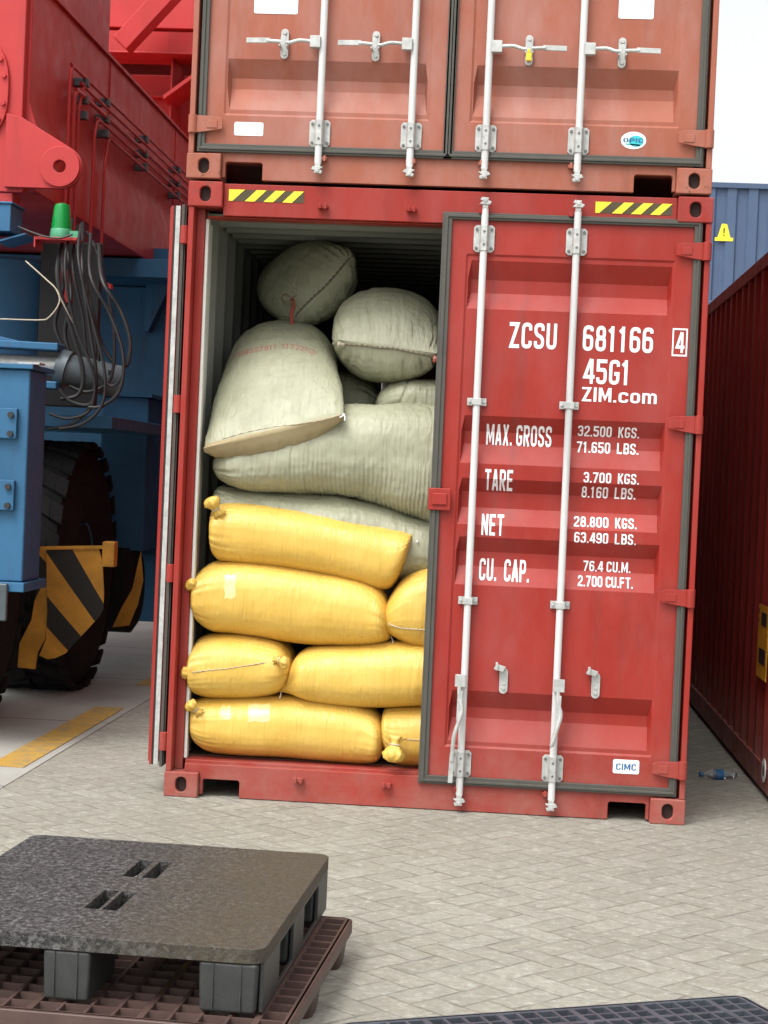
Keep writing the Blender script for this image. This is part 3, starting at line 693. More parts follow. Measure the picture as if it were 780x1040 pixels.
# ---------------------------------------------------------------- sacks
def loft_sack(name, st, mat, label, group, seed, nexp=2.5, wr=1.0, rib=0, parent=None, nl=200, nr=128, ends=(1, 1)):
    """st: list of (centre, a, b) half-extent vectors along the bag"""
    C_ = [s[0] for s in st]; A_ = [s[1] for s in st]; B_ = [s[2] for s in st]
    n = max(2, nl//(len(st)-1)); C_, A_, B_ = smoothpts(C_, n), smoothpts(A_, n), smoothpts(B_, n)
    L = len(C_); bm = bmesh.new(); rows = []; so = Vector((seed*3.7, seed*1.3, seed*9.1))
    s = 0; arc = [0]
    for i in range(1, L): s += (C_[i]-C_[i-1]).length; arc.append(s)
    for i in range(L):
        row = []; u = arc[i]/s; e0 = max(0, 1-u*s/.16)*ends[0]; e1 = max(0, 1-(1-u)*s/.16)*ends[1]; e = max(e0, e1)
        rad = (A_[i].length+B_[i].length)/2; small = min(1, min(A_[i].length, B_[i].length)/.08)
        for k in range(nr):
            t = 2*pi*k/nr; ct, s_ = cos(t), sin(t)
            x = (abs(ct)**(2/nexp))*(1 if ct > 0 else -1); y = (abs(s_)**(2/nexp))*(1 if s_ > 0 else -1)
            off = A_[i]*x+B_[i]*y; p = C_[i]+off
            d = noise.noise(p*3.6+so)*.016 + noise.noise(p*9+so)*.0045
            # folds running along the bag towards the gathered ends
            f = noise.noise(Vector((ct*7, s_*7, u*2.2))+so); d += (1-abs(f)*2.6)*.010*(.16+1.3*e)
            # small creases across the bag
            f = noise.noise(Vector((arc[i]*34, ct*2.2, s_*2.2))+so); d += (1-abs(f)*2.4)*.0030*(.35+.65*noise.noise(p*3+so*2))*wr
            f = noise.noise(p*26+so); d += (1-abs(f)*3)*.0016*wr
            g_ = noise.noise(Vector((p.x*10, p.y*4, p.z*2.4))+so*1.7); mk = max(0, noise.noise(p*2.6+so*.7)+.28)
            d -= .0095*max(0, 1-abs(g_)*6.5)*mk*wr
            g_ = noise.noise(Vector((p.x*4, p.y*7, p.z*13))+so*2.9); d -= .006*max(0, 1-abs(g_)*7)*max(0, noise.noise(p*3.1+so*1.9)+.1)*wr
            if rib: d += sin(arc[i]*290+noise.noise(p*5)*6)*(.0022+.0022*noise.noise(p*6+so))*rib*max(0, -y+.25)*min(1, u*3)
            nrm = off.normalized() if off.length > 1e-5 else Vector((0, 0, 1))
            row.append(bm.verts.new(p+nrm*d*small*wr))
        rows.append(row)
    for a, b in zip(rows, rows[1:]):
        for k in range(nr): bm.faces.new((a[k], a[(k+1) % nr], b[(k+1) % nr], b[k]))
    for r_, q in ((rows[0], 0), (rows[-1], 1)):
        c = Vector(); [c.__iadd__(v.co) for v in r_]; v0 = bm.verts.new(c/nr)
        for k in range(nr): bm.faces.new((r_[k], r_[(k+1) % nr], v0))
    mb_ = MB(); mb_.b.free(); mb_.b = bm
    o = mb_.build(name, mat, parent, smooth=True)
    if label: tag(o, label, 'sack', group)
    return o
def side_sack(prs, Y, D, **k):
    """bag lying across the opening; prs: measured top and bottom of its outline"""
    st = []
    prs = [tuple((q[0]+max(0, min(1, (330-q[0])/100))*6.5, q[1]) for q in pr) for pr in prs]
    for i, (t, b) in enumerate(prs):
        T_, B_ = at(*t, Y), at(*b, Y); h = (T_-B_)/2
        dd = D if not isinstance(D, (list, tuple)) else D[i]
        f = min(1, .25+h.length/.13) if not isinstance(D, (list, tuple)) else 1
        st.append(((T_+B_)/2, Vector((0, dd*f, 0)), h))
    return loft_sack('woven_sack', st, **k)
def knot(c, d, size, mat, parent, seed=0, n=16):
    """gathered, twisted neck of a bag that flares into a ruffled tuft"""
    c, d = Vector(c), Vector(d).normalized(); u = d.cross(Vector((.2, 1, .3))).normalized(); v = d.cross(u)
    bm = bmesh.new(); rows = []
    for i, (h, r_) in enumerate(((-.5, .55), (-.25, .28), (0, .24), (.25, .42), (.55, .62), (.85, .50), (1.0, .2))):
        row = []
        for k in range(36):
            a = 2*pi*k/36+h*.8; w_ = 1+.28*sin(a*6+seed+h*2)*min(1, abs(h)+.3)+.25*noise.noise(Vector((cos(a)*2, sin(a)*2, h*2+seed)))
            row.append(bm.verts.new(c+d*h*size+(u*cos(a)+v*sin(a)*.75)*r_*w_*size))
        rows.append(row)
    for a, b in zip(rows, rows[1:]):
        for k in range(36): bm.faces.new((a[k], a[(k+1) % 36], b[(k+1) % 36], b[k]))
    bm.faces.new(rows[0][::-1]); bm.faces.new(rows[-1])
    mb_ = MB(); mb_.b.free(); mb_.b = bm
    o = mb_.build('tied_neck', mat, parent, smooth=True)
    m = MB(); ring = [c+(u*cos(a)+v*sin(a)*.75)*.30*size for a in [2*pi*k/14 for k in range(15)]]
    m.tube(ring, .004, 6, cap=False); m.build('tie_string', M['twine'], parent, smooth=True)
    return o
def seam(pts, mat, parent, r=.0035, name='seam_stitching', amp=.0015):
    P = smoothpts(pts, 14); m = MB()
    q = [p+Vector((0, 0, amp*sin(i*1.3))) for i, p in enumerate(P)]
    m.tube(q, [r*(1+.35*sin(i*1.3)) for i in range(len(q))], 6); return m.build(name, mat, parent, smooth=True)
def on_surf(o, px, py, lift=.002):                   # point of a bag's surface straight behind a measured point
    mi = at(px, py, 0.0); d = (mi-CAM).normalized()
    me = o.data
    from mathutils.bvhtree import BVHTree
    if 'bv' not in cache or cache['o'] is not o:
        cache['bv'] = BVHTree.FromPolygons([v.co for v in me.vertices], [p.vertices[:] for p in me.polygons]); cache['o'] = o
    h = cache['bv'].ray_cast(CAM, d)
    return (h[0]-d*lift) if h[0] else None
cache = {}
YG = 'yellow woven sacks stacked in the container'; GG = 'grey-green woven sacks stacked in the container'
y6 = side_sack([((192, 716), (192, 742)), ((196, 709), (196, 752)), ((212, 705), (211, 762)), ((245, 704), (246, 766)), ((300, 705), (300, 769)), ((340, 708), (340, 772)), ((370, 715), (370, 774)), ((386, 727), (385, 770)), ((393, 744), (391, 757))], .29, .21, mat=M['sacky'], wr=.42, label='long yellow sack with two glossy patches, bottom left on the container floor', group=YG, seed=1)
knot(at(198, 721, .08), (-.7, -.4, .7), .052, M['sacky'], y6, 1)
y7 = side_sack([((388, 734), (388, 746)), ((391, 720), (392, 758)), ((402, 715), (403, 773)), ((430, 713), (430, 777)), ((480, 713), (480, 779)), ((540, 716), (540, 782)), ((580, 724), (580, 780)), ((600, 745), (600, 760))], .30, .20, mat=M['sacky'], wr=.42, label='yellow floor-level sack with a twisted knot at its left end, half behind the door', group=YG, seed=2)
knot(at(401, 757, .035), (-.12, -.35, -1), .080, M['sacky'], y7, 2)
y4 = side_sack([((190, 676), (190, 690)), ((193, 656), (194, 700)), ((203, 645), (205, 706)), ((230, 641), (230, 708)), ((262, 644), (262, 707)), ((284, 651), (284, 701)), ((294, 661), (294, 691)), ((298, 672), (298, 680))], .33, .27, mat=M['sacky'], wr=.42, label='short plump yellow sack seen seam-on at the left wall, above the glossy bottom one', group=YG, seed=3)
knot(at(194, 684, .08), (-.9, -.4, .1), .048, M['sacky'], y4, 3)
knot(at(284, 671, .05), (.8, -.4, -.25), .050, M['sacky'], y4, 5)
y5 = side_sack([((283, 697), (283, 702)), ((290, 685), (295, 704)), ((303, 663), (310, 709)), ((325, 654), (330, 714)), ((360, 652), (360, 717)), ((400, 650), (400, 717)), ((440, 650), (440, 716)), ((520, 652), (520, 718)), ((575, 662), (575, 715)), ((600, 680), (600, 700))], .28, .22, mat=M['sacky'], wr=.42, label='yellow sack with a pointed left corner, in the second row beside the plump short one', group=YG, seed=4)
y2 = side_sack([((193, 598), (193, 610)), ((196, 583), (196, 628)), ((212, 571), (211, 640)), ((240, 568), (238, 643)), ((300, 573), (298, 652)), ((350, 582), (345, 655)), ((378, 591), (371, 655)), ((392, 604), (387, 652)), ((397, 625), (394, 650)), ((398, 640), (397, 648))], .29, .22, mat=M['sacky'], wr=.42, label='large smooth yellow sack in the third row, tied at its left end', group=YG, seed=5)
knot(at(199, 597, .09), (-.8, -.4, .5), .054, M['sacky'], y2, 6)
y3 = side_sack([((387, 626), (387, 632)), ((394, 611), (395, 641)), ((408, 589), (410, 650)), ((425, 577), (425, 658)), ((450, 571), (450, 664)), ((490, 569), (490, 664)), ((540, 572), (540, 662)), ((590, 585), (590, 655)), ((615, 610), (615, 635))], .31, .24, mat=M['sacky'], wr=.42, label='yellow sack cut off by the door, right of the large one in the third row', group=YG, seed=6)
y1 = side_sack([((212, 527), (212, 545)), ((215, 514), (214, 564)), ((235, 509), (230, 573)), ((280, 513), (275, 577)), ((330, 521), (325, 584)), ((372, 529), (362, 592)), ((398, 534), (386, 598)), ((411, 537), (400, 594)), ((419, 540), (412, 572)), ((422, 541), (420, 549))], .31, .22, mat=M['sacky'], wr=.42, label='topmost yellow sack, slanting down to the right under the green ones', group=YG, seed=7)
knot(at(219, 517, .10), (-.5, -.4, .9), .064, M['sacky'], y1, 8)
g7 = side_sack([((214, 500), (214, 512)), ((222, 494), (222, 525)), ((260, 496), (260, 560)), ((320, 499), (320, 575)), ((370, 505), (370, 585)), ((420, 520), (420, 588)), ((460, 530), (460, 590)), ((500, 540), (500, 580))], .44, .26, mat=M['sackg'], label='flattened grey-green sack lying directly on the topmost yellow one', group=GG, seed=8)
g6 = side_sack([((214, 466), (214, 480)), ((220, 459), (221, 488)), ((240, 448), (240, 497)), ((270, 438), (264, 500)), ((300, 427), (300, 500)), ((332, 417), (328, 500)), ((360, 411), (352, 504)), ((390, 411), (384, 513)), ((420, 411), (414, 524)), ((455, 416), (442, 533)), ((490, 430), (482, 536)), ((515, 455), (505, 525)), ((528, 480), (520, 505))], .36, .25, mat=M['sackg'], label='long sagging grey-green sack with fine cross ribs, draped over the flattened one', group=GG, seed=9, rib=1, nl=420)
g5 = side_sack([((382, 410), (382, 418)), ((389, 398), (390, 427)), ((410, 387), (410, 434)), ((440, 384), (440, 436)), ((490, 387), (490, 434)), ((530, 405), (530, 425))], .62, .24, mat=M['sackg'], label='pale grey-green sack wedged under the roped round one by the door', group=GG, seed=10)
g4 = side_sack([((318, 400), (318, 420)), ((330, 382), (330, 440)), ((352, 377), (352, 445)), ((374, 384), (374, 445)), ((388, 402), (388, 430))], .95, .24, mat=M['sackg'], label='small visible end of a shaded grey-green sack deep between three others', group=GG, seed=11)
def end_sack(st, **k):
    """bag lying into the container; st: (Y, centre px, a px vector, b px vector)"""
    out = []
    for Y, c, a, b in st:
        c0 = at(*c, Y); out.append((c0, at(c[0]+a[0], c[1]+a[1], Y)-c0, at(c[0]+b[0], c[1]+b[1], Y)-c0))
    return loft_sack('woven_sack', out, **k)
g3 = end_sack([(.06, (278, 438), (72, -17), (0, -2)), (.09, (278, 440), (72, -17), (1, -12)), (.14, (278, 434), (71, -15), (2, -26)), (.24, (279, 421), (68, -12), (3, -40)), (.38, (281, 404), (63, -8), (2, -50)), (.55, (284, 386), (58, -4), (1, -52)), (.75, (288, 374), (53, 0), (0, -48)), (.95, (290, 366), (44, 0), (0, -38)), (1.08, (291, 364), (28, 0), (0, -20)), (1.12, (291, 364), (10, 0), (0, -6))], mat=M['sackg'], label='big grey-green sack with red printed line, its stitched tan end facing out at left', group=GG, seed=12, nexp=2.3, ends=(.6, 1))
g2 = end_sack([(.30, (394, 352), (49, 7), (0, -2)), (.33, (394, 351), (51, 6), (0, -17)), (.38, (393, 348), (54, 5), (0, -32)), (.47, (393, 343), (56, 3), (0, -43)), (.60, (393, 340), (56, 2), (0, -48)), (.78, (393, 340), (55, 0), (0, -47)), (.95, (393, 340), (45, 0), (0, -38)), (1.06, (393, 342), (20, 0), (0, -16))], mat=M['sackg'], label='round grey-green sack with a roped seam across its middle, upper right by the door', group=GG, seed=13, nexp=2.2, wr=1.1, ends=(1, 1))
g1 = end_sack([(.78, (330, 290), (27, -31), (-2, -2)), (.81, (327, 290), (29, -34), (-13, -9)), (.87, (322, 290), (30, -35), (-24, -16)), (.98, (315, 289), (31, -35), (-34, -21)), (1.15, (311, 289), (30, -34), (-37, -22)), (1.35, (310, 290), (28, -30), (-34, -20)), (1.5, (310, 292), (14, -15), (-16, -9))], mat=M['sackg'], label='highest grey-green sack, in deep shade with a diagonal seam and red tie', group=GG, seed=14, nexp=2.2, wr=1.1)
# tan woven end below the stitched seam of the big sack
me = g3.data; me.materials.append(M['belly'])
nrm_ = [at(206, 452, .07), at(350, 421, .07)]
for p in me.polygons:
    c = p.center
    if c.y < .30:
        t = (c.x-nrm_[0].x)/(nrm_[1].x-nrm_[0].x); zl = nrm_[0].z+(nrm_[1].z-nrm_[0].z)*t
        zl += .004
        if c.z < zl - (c.y-.06)*.02: p.material_index = 1
def surf_seam(o, pxs, mat, r=.0035, name='seam_stitching'):
    P = [on_surf(o, *q, .0015) for q in pxs]; P = [p for p in P if p]
    if len(P) > 2: return seam(P, mat, o, r, name)
surf_seam(g3, [(208, 452), (225, 446), (250, 439), (275, 434), (300, 431), (325, 427), (347, 421)], M['twine'], .0022)
surf_seam(g2, [(344, 348), (355, 350), (370, 351), (385, 353), (400, 354), (415, 357), (430, 360), (442, 363)], M['rope'], .0055, 'rope_seam')
surf_seam(g1, [(300, 322), (308, 312), (318, 302), (330, 291), (340, 280), (350, 268), (355, 262)], M['rope'], .006, 'rope_seam')
surf_seam(y4, [(195, 683), (210, 681), (230, 679), (250, 676), (268, 673), (283, 671)], M['twine'], .0022)
surf_seam(y3, [(390, 630), (398, 635), (408, 638), (420, 639), (432, 640)], M['twine'], .0028)
surf_seam(y7, [(404, 750), (415, 751), (428, 752), (440, 753)], M['twine'], .002)
knot(at(347, 350, .30), (-1, -.4, .1), .022, M['twine'], g2, 9)
knot(at(442, 364, .30), (.3, -1, -.8), .024, M['redtwine'], g2, 11)
m = MB(); m.tube(smoothpts([at(297, 304, .74), at(298, 312, .70), at(296, 320, .685), at(297, 333, .67)], 5), [.010, .013, .011, .009, .012, .010, .012, .009, .011, .012, .010, .009, .010, .011, .009, .008], 7); m.build('red_tie', M['redtwine'], g1, smooth=True)
m = MB(); m.tube(smoothpts([at(297, 307, .71), at(290, 308, .70), at(286, 303, .73), at(290, 299, .72), at(296, 302, .71), at(301, 300, .72)], 5), .0055, 6); m.build('tie_string', M['rope'], g1, smooth=True)
for (o, a, b) in ((y2, (397, 646), (399, 655)), (y5, (285, 700), (284, 709)), (y1, (421, 543), (424, 551)), (g3, (349, 420), (350, 427)), (g3, (349, 421), (345, 424))):
    p = at(*a, .22 if o is not g3 else .06); q = at(*b, .17 if o is not g3 else .045)
    m = MB(); m.tube([p, (p+q)/2+Vector((.004, 0, 0)), q], .003, 5); m.build('loose_thread', M['label'], o)
# printed line across the big sack: small red block characters following its curve
def print_row(o, chars, path, h, mat, name):
    P = smoothpts([Vector((*q, 0)) for q in path], 10); m = MB(); n = len(chars)
    me = text_mesh(chars, -.02); b = bmesh.new(); b.from_mesh(me); bpy.data.meshes.remove(me)
    bmesh.ops.subdivide_edges(b, edges=b.edges[:], cuts=1)
    xs = [v.co.x for v in b.verts]; mx, Mx = min(xs), max(xs); ok = []
    for v in b.verts:
        t = (v.co.x-mx)/(Mx-mx)*(len(P)-1.001); i = int(t); q = P[i].lerp(P[i+1], t-i)
        s_ = on_surf(o, q.x, q.y-v.co.y*h, .0015+v.co.z)
        if s_ is None: s_ = Vector((0, 0, 0)); ok.append(v)
        v.co = s_
    bmesh.ops.delete(b, geom=ok, context='VERTS')
    mb_ = MB(); mb_.b.free(); mb_.b = b; mb_.build(name, mat, o)
print_row(g3, '11398527811  1172215211', [(236, 366), (250, 360), (270, 356), (290, 354), (310, 357), (322, 362)], 5, M['rprint'], 'red_print')
print_row(g3, '-  -  -  -  -', [(252, 342), (265, 338), (280, 337), (295, 337), (305, 339)], 4, M['dprint'], 'dark_print')
# glossy highlights painted as pale patches on the yellow sacks
def patch(o, x0, x1, y0, y1, mat, name='painted_highlight', n=10):
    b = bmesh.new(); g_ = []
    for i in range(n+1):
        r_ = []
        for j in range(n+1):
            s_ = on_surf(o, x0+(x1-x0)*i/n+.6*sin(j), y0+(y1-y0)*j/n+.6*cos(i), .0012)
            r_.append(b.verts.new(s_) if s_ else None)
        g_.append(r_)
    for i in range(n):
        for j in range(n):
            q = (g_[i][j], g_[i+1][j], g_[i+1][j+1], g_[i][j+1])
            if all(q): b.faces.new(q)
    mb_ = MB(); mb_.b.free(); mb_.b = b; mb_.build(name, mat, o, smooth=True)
tp = NT('painted_sack_highlight'); M['highlight'] = tp.out(tp.mix(tp.ramp(tp.noise(22, 4), (.35, 0), (.65, 1)), (.72, .54, .19), (.78, .64, .30)), .3)
patch(y6, 252, 274, 715, 733, M['highlight']); patch(y6, 224, 234, 717, 731, M['highlight']); patch(y2, 228, 239, 584, 608, M['highlight'])

# ---------------------------------------------------------------- red and blue port crane
CR = tag(empty('harbour_crane', (-1.7, 3.5, 0)), 'red and blue rubber tyred harbour crane looming left of the stacked containers', 'crane')
O = Vector((-1.7, 3.5, 0))
def part(mb_, name, mat, parent=CR, **k):
    mb_.map(lambda c: c-O); return mb_.build(name, mat, parent, **k)
SX = -1.341
# main girder running away from the camera
m = MB(); m.prism([(-3.6, 3.13), (SX+.055, 3.13), (SX+.055, 3.50), (SX, 3.66), (SX, 4.37), (-3.6, 4.37)], 'xz', 2.0, 14.0); part(m, 'girder', M['cred'], bevel=.01)
m = MB(); m.prism([(-3.4, 3.11), (SX-.002, 3.11), (SX+.02, 3.2), (SX-.018, 3.50), (SX-.018, 4.75), (-3.4, 4.75)], 'xz', 1.93, 1.999); part(m, 'end_plate', M['cred'], bevel=.008)
m = MB(); m.box(-3.4, SX-.06, 1.94, 2.1, 3.03, 3.1095); part(m, 'girder_flange', M['cred'], bevel=.006)
# upper house
m = MB(); m.box(-3.6, SX-.01, 2.3, 3.97, 4.371, 7.0); part(m, 'upper_house', M['cred'], bevel=.01)
m = MB(); m.box(-3.6, SX+.02, 2.2, 14.0, 4.3705, 4.392); part(m, 'girder_flange', M['cred'])
# bolted cover
c0 = Vector((-1.625, 1.93, 3.70)); pts = []
m = MB(); ov = [(c0.x+.185*cos(2*pi*k/40), c0.z+.30*math.copysign(abs(sin(2*pi*k/40))**.75, sin(2*pi*k/40))) for k in range(40)]
m.prism(ov, 'xz', 1.905, 1.9295); cov = part(m, 'inspection_cover', M['cred'], bevel=.005)
for k in range(16):
    a = 2*pi*(k+.5)/16; m = MB(); m.lathe([(.015, 1.888), (.015, 1.9048)], (c0.x+.160*cos(a), 0, c0.z+.272*math.copysign(abs(sin(a))**.75, sin(a))), 'y', 6)
    m.map(lambda c: c-O); m.build('bolt', M['cred'], cov)
# lug with pin hole
m = MB(); lc = at(62, 170, 1.9); cyc = [(lc.x+.125*cos(R(a)), lc.z+.125*sin(R(a))) for a in range(60, -95, -10)]
m.holed([(SX-.10, 3.56), (SX-.01, 3.54)]+cyc+[(SX-.10, lc.z-.125)], [[(lc.x+.037*cos(2*pi*k/20), lc.z+.037*sin(2*pi*k/20)) for k in range(20)]], 'xz', 1.885, 1.925); part(m, 'lifting_lug', M['cred'], bevel=.004)
m = MB(); m.holed([(lc.x+.118*cos(2*pi*k/36), lc.z+.118*sin(2*pi*k/36)) for k in range(36)], [[(lc.x+.037*cos(2*pi*k/20), lc.z+.037*sin(2*pi*k/20)) for k in range(20)]], 'xz', 1.862, 1.8848); part(m, 'lug_boss', M['cred'], bevel=.004)
# hydraulic pipes on the girder side: vertical drops, then runs along the girder
PX = SX+.075
for i, (yv, zt, yb) in enumerate(((2.62, 4.03, 13.5), (2.70, 3.98, 13.5), (2.98, 3.93, 13.5), (3.30, 3.93, 13.5), (3.56, 3.72, 13.5))):
    zt = [4.045, 3.86, 3.96, 3.78, 3.66][i]; yv = [2.62, 2.86, 2.74, 3.30, 3.62][i]; zr = 4.02-.062*i; yr = yv+.2
    m = MB(); m.tube(smoothpts([(PX, yv, 2.9), (PX, yv, 3.3), (PX, yv, min(zt, zr)-.12), (PX, yv+.03, min(zt, zr)-.02), (PX, yv+.12, zr), (PX, yv+.5, zr), (PX, 8, zr), (PX, yb, zr)], 5), .011 if i != 2 else .015, 8)
    part(m, 'hydraulic_pipe', M['cred'], smooth='auto')
for y in (3.02, 3.62, 4.9, 6.2, 7.6):
    for z in (3.99, 3.88, 3.78):
        m = MB(); m.box(SX+.002, PX+.02, y-.03, y+.03, z-.022, z+.03); part(m, 'pipe_clamp', M['cyl'], bevel=.005)
m = MB(); m.box(-9, -.9, 9.7, 9.9, 3.2, 7.3); part(m, 'rear_plate', M['cred'])
# second girder crossing behind, braces
m = MB(); m.box(-9, -.9, 8.6, 9.6, 5.75, 7.2); m.box(-9, -.9, 8.4, 8.6, 5.62, 5.66); m.box(-9, -.9, 8.15, 8.6, 5.40, 5.42)
m.box(-9, -.9, 8.8, 9.4, 4.2, 5.35)
part(m, 'cross_girder', M['cred'], bevel=.01)
m = MB(); m.box(-9, -.9, 8.2, 8.59, 5.421, 5.619); part(m, 'cross_flange', M['cred'])
a = at(178, -12, 7.9); b = at(128, 42, 7.9); dd = (b-a).normalized(); nn = Vector((-dd.z, 0, dd.x))
m = MB(); m.obox((a+b)/2, (b-a)*.58, nn*.085, (0, .11, 0)); part(m, 'diagonal_brace', M['cred'], bevel=.008)
q = at(178, 90, 8.5); m = MB(); m.box(q.x-.008, q.x+.008, 8.30, 8.79, 4.1, 5.398); part(m, 'stiffener', M['cred'])
q = at(163, 98, 8.75); m = MB(); m.box(q.x-.7, q.x+.1, 8.70, 8.799, q.z-.02, q.z+.0); part(m, 'stiffener', M['cred'])
a = at(180, 98, 8.3); b = at(198, 85, 8.3); m = MB(); m.obox((a+b)/2, (b-a), (0, .25, 0), Vector((0, 0, .02))); part(m, 'stiffener', M['cred'])
# blue lower frame
def bx(px0, px1, py0, py1, Y): a = at(px0, py0, Y); b = at(px1, py1, Y); return a.x, b.x, min(a.z, b.z), max(a.z, b.z)
x1 = at(27, 480, 1.0).x
m = MB(); m.prism([(-2.1, .905), (x1, .905), (x1, 2.035), (-2.1, 2.035)], 'xz', 1.0, 1.34); part(m, 'frame_column', M['cblue'], bevel=.012)
m = MB(); m.box(-2.15, x1+.02, .97, 1.42, 2.036, 2.062); part(m, 'column_flange', M['cblue'], bevel=.004)
m = MB(); m.box(-2.15, x1+.02, .96, 1.42, .855, .904); part(m, 'column_flange', M['cblue'], bevel=.004)
m = MB(); m.box(x1-.07, x1+.05, .985, 1.10, 2.063, 2.073); part(m, 'bright_strip', M['galv'])
for zc in (1.74, 1.36):
    m = MB(); m.box(-1.5, x1-.055, .965, .9995, zc-.075, zc+.085); pl_ = part(m, 'bolted_plate', M['cblue'], bevel=.004)
    for zz in (-.05, .05):
        m = MB(); m.lathe([(.017, .945), (.017, .9648)], (x1-.085, 0, zc+zz), 'y', 6); m.map(lambda c: c-O); m.build('bolt', M['black'], pl_)
m = MB(); m.box(-1.6, x1-.06, .93, .96, .70, .90); part(m, 'lower_bracket', M['cyl'], bevel=.01)
# blue drum, small box, V plate
m = MB(); m.lathe([(.40, 2.18), (.42, 2.20), (.42, 2.80), (.40, 2.82)], (-1.78, 3.0, 0), 'z', 40); part(m, 'blue_drum', M['cblue'], smooth='auto')
m = MB(); m.box(-1.9, at(18, 225, 1.9).x, 1.75, 2.0, 2.86, 3.015); m.box(-1.9, at(20, 225, 1.9).x, 1.74, 2.01, 3.0155, 3.028); part(m, 'junction_box', M['cblue'], bevel=.004)
m = MB(); m.prism([(-1.9, 2.822), (-1.5, 2.822), (-1.43, 2.80), (-1.27, 2.85), (-1.27, 2.858), (-1.43, 2.812), (-1.5, 2.856), (-1.9, 2.856)], 'xz', 1.78, 2.05); part(m, 'folded_tray', M['cblue'])
# wheels
def make_tyre(cx, cy, Rr, w_):
    wh = empty('wheel', Vector((cx, cy, Rr))-O, CR); m = MB(); h = w_/2
    prof = [(.30, -h+.06), (.42, -h+.01), (.60, -h-.005), (Rr-.12, -h+.01), (Rr-.045, -h+.05), (Rr-.025, -h+.12), (Rr-.022, 0), (Rr-.025, h-.12), (Rr-.045, h-.05), (Rr-.12, h-.01), (.60, h+.005), (.42, h-.01), (.30, h-.06)]
    m.lathe(prof, axis='x', n=72); ty = m.build('tyre', M['tyre'], wh, smooth='auto')
    m = MB()
    for k in range(26):
        for s in (-1, 1):
            a = 2*pi*(k+(.5 if s > 0 else 0))/26
            # lug: sheared bar from centre to shoulder
            for q in range(3):
                xa = s*(q*h*.30+.012); xb = s*((q+1)*h*.30+.016); am = a+q*.055; 
                cen = Vector(((xa+xb)/2, (Rr-.012)*cos(am+.02), (Rr-.012)*sin(am+.02)))
                rad = Vector((0, cos(am+.02), sin(am+.02))); tan = Vector((0, -sin(am+.02), cos(am+.02)))
                m.obox(cen, Vector(((xb-xa)/2, 0, 0))+tan*.026*(1), tan*.068, rad*.020)
    m.build('tread', M['tyre'], ty, bevel=.006, seg=1)
    m = MB(); m.lathe([(.06, -h+.02), (.30, -h+.05), (.31, -h+.12), (.31, h-.12), (.30, h-.05), (.24, h-.12), (.12, h-.12), (.10, h-.03), (.02, h-.03)], axis='x', n=40); m.build('rim', M['cblue'], wh, smooth='auto')
make_tyre(-1.56, 3.74, .845, .56); make_tyre(-1.76, 2.02, .80, .60)
# striped deflector plates in front of the rear wheel
def guard(outline, Y, bulge, name, strips, parent=CR, thick=.012, shift=0):
    """outline in px on plane Y, surface curved back towards its lower edge; strips painted as separate faces"""
    P = [at(*q, Y) for q in outline]; zt = max(p.z for p in P)
    def yy(x, z): return Y+bulge*((zt-z)/.75)**2
    b = bmesh.new()
    for t in (0, thick):
        pass
    vs = [b.verts.new((p.x, 0, p.z)) for p in P]; f = b.faces.new(vs)
    for k in range(1, 14): bmesh.ops.bisect_plane(b, geom=b.verts[:]+b.edges[:]+b.faces[:], plane_co=(0, 0, zt-k*.06), plane_no=(0, 0, 1))
    for s in strips:
        A, B_ = at(*s[0], Y), at(*s[1], Y); d = (B_-A); n_ = Vector((-d.z, 0, d.x)).normalized()
        bmesh.ops.bisect_plane(b, geom=b.verts[:]+b.edges[:]+b.faces[:], plane_co=A, plane_no=n_)
    b.faces.ensure_lookup_table()
    for fc in b.faces:
        c = fc.calc_center_median(); k = 0
        for s in strips:
            A, B_ = at(*s[0], Y), at(*s[1], Y); d = (B_-A); n_ = Vector((-d.z, 0, d.x))
            if (c-A).dot(n_) < 0: k += 1
        fc.material_index = k % 2
    for v in b.verts: v.co.y = yy(v.co.x, v.co.z)
    r = bmesh.ops.extrude_face_region(b, geom=b.faces[:])
    bmesh.ops.translate(b, verts=[v for v in r['geom'] if isinstance(v, bmesh.types.BMVert)], vec=(0, thick, 0))
    mb_ = MB(); mb_.b.free(); mb_.b = b
    return part(mb_, name, [M['ybl'], M['black']])
guard([(47, 557), (100, 556), (104, 572), (105, 600), (104, 618), (100, 626), (80, 647), (72, 655), (63, 665), (52, 670), (44, 671), (36, 667), (44, 650), (47, 620)], 2.80, .10, 'wheel_guard',
      [((73, 557), (101.5, 608)), ((45, 558), (95, 632)), ((48, 607), (80, 647)), ((45, 637), (65, 661))])
guard([(37, 556), (46.5, 557), (46.5, 622), (43, 650), (34, 664), (30, 682), (12, 680), (16, 655), (30, 630), (36, 600)], 2.82, .12, 'wheel_guard', [((33, 556), (50, 575)), ((28, 622), (50, 580))])
guard([(36, 555), (104, 554), (104, 557.5), (36, 558.5)], 2.79, 0, 'guard_rim', [])
a = at(112, 562, 2.8); m = MB(); m.box(a.x-.045, a.x+.035, 2.76, 2.86, a.z-.085, a.z+.075); part(m, 'guard_bracket', M['ybl'], bevel=.008)
guard([(143, 560), (145, 590), (139, 614), (129, 636), (112, 638), (122, 618), (134, 598)], 4.45, .12, 'wheel_guard', [])
m = MB(); a = at(118, 596, 4.9); m.lathe([(.30, -.2), (.34, -.17), (.34, .12), (.28, .16)], (a.x, 4.9, a.z), 'x', 36); part(m, 'brake_drum', M['tyre'], smooth='auto')
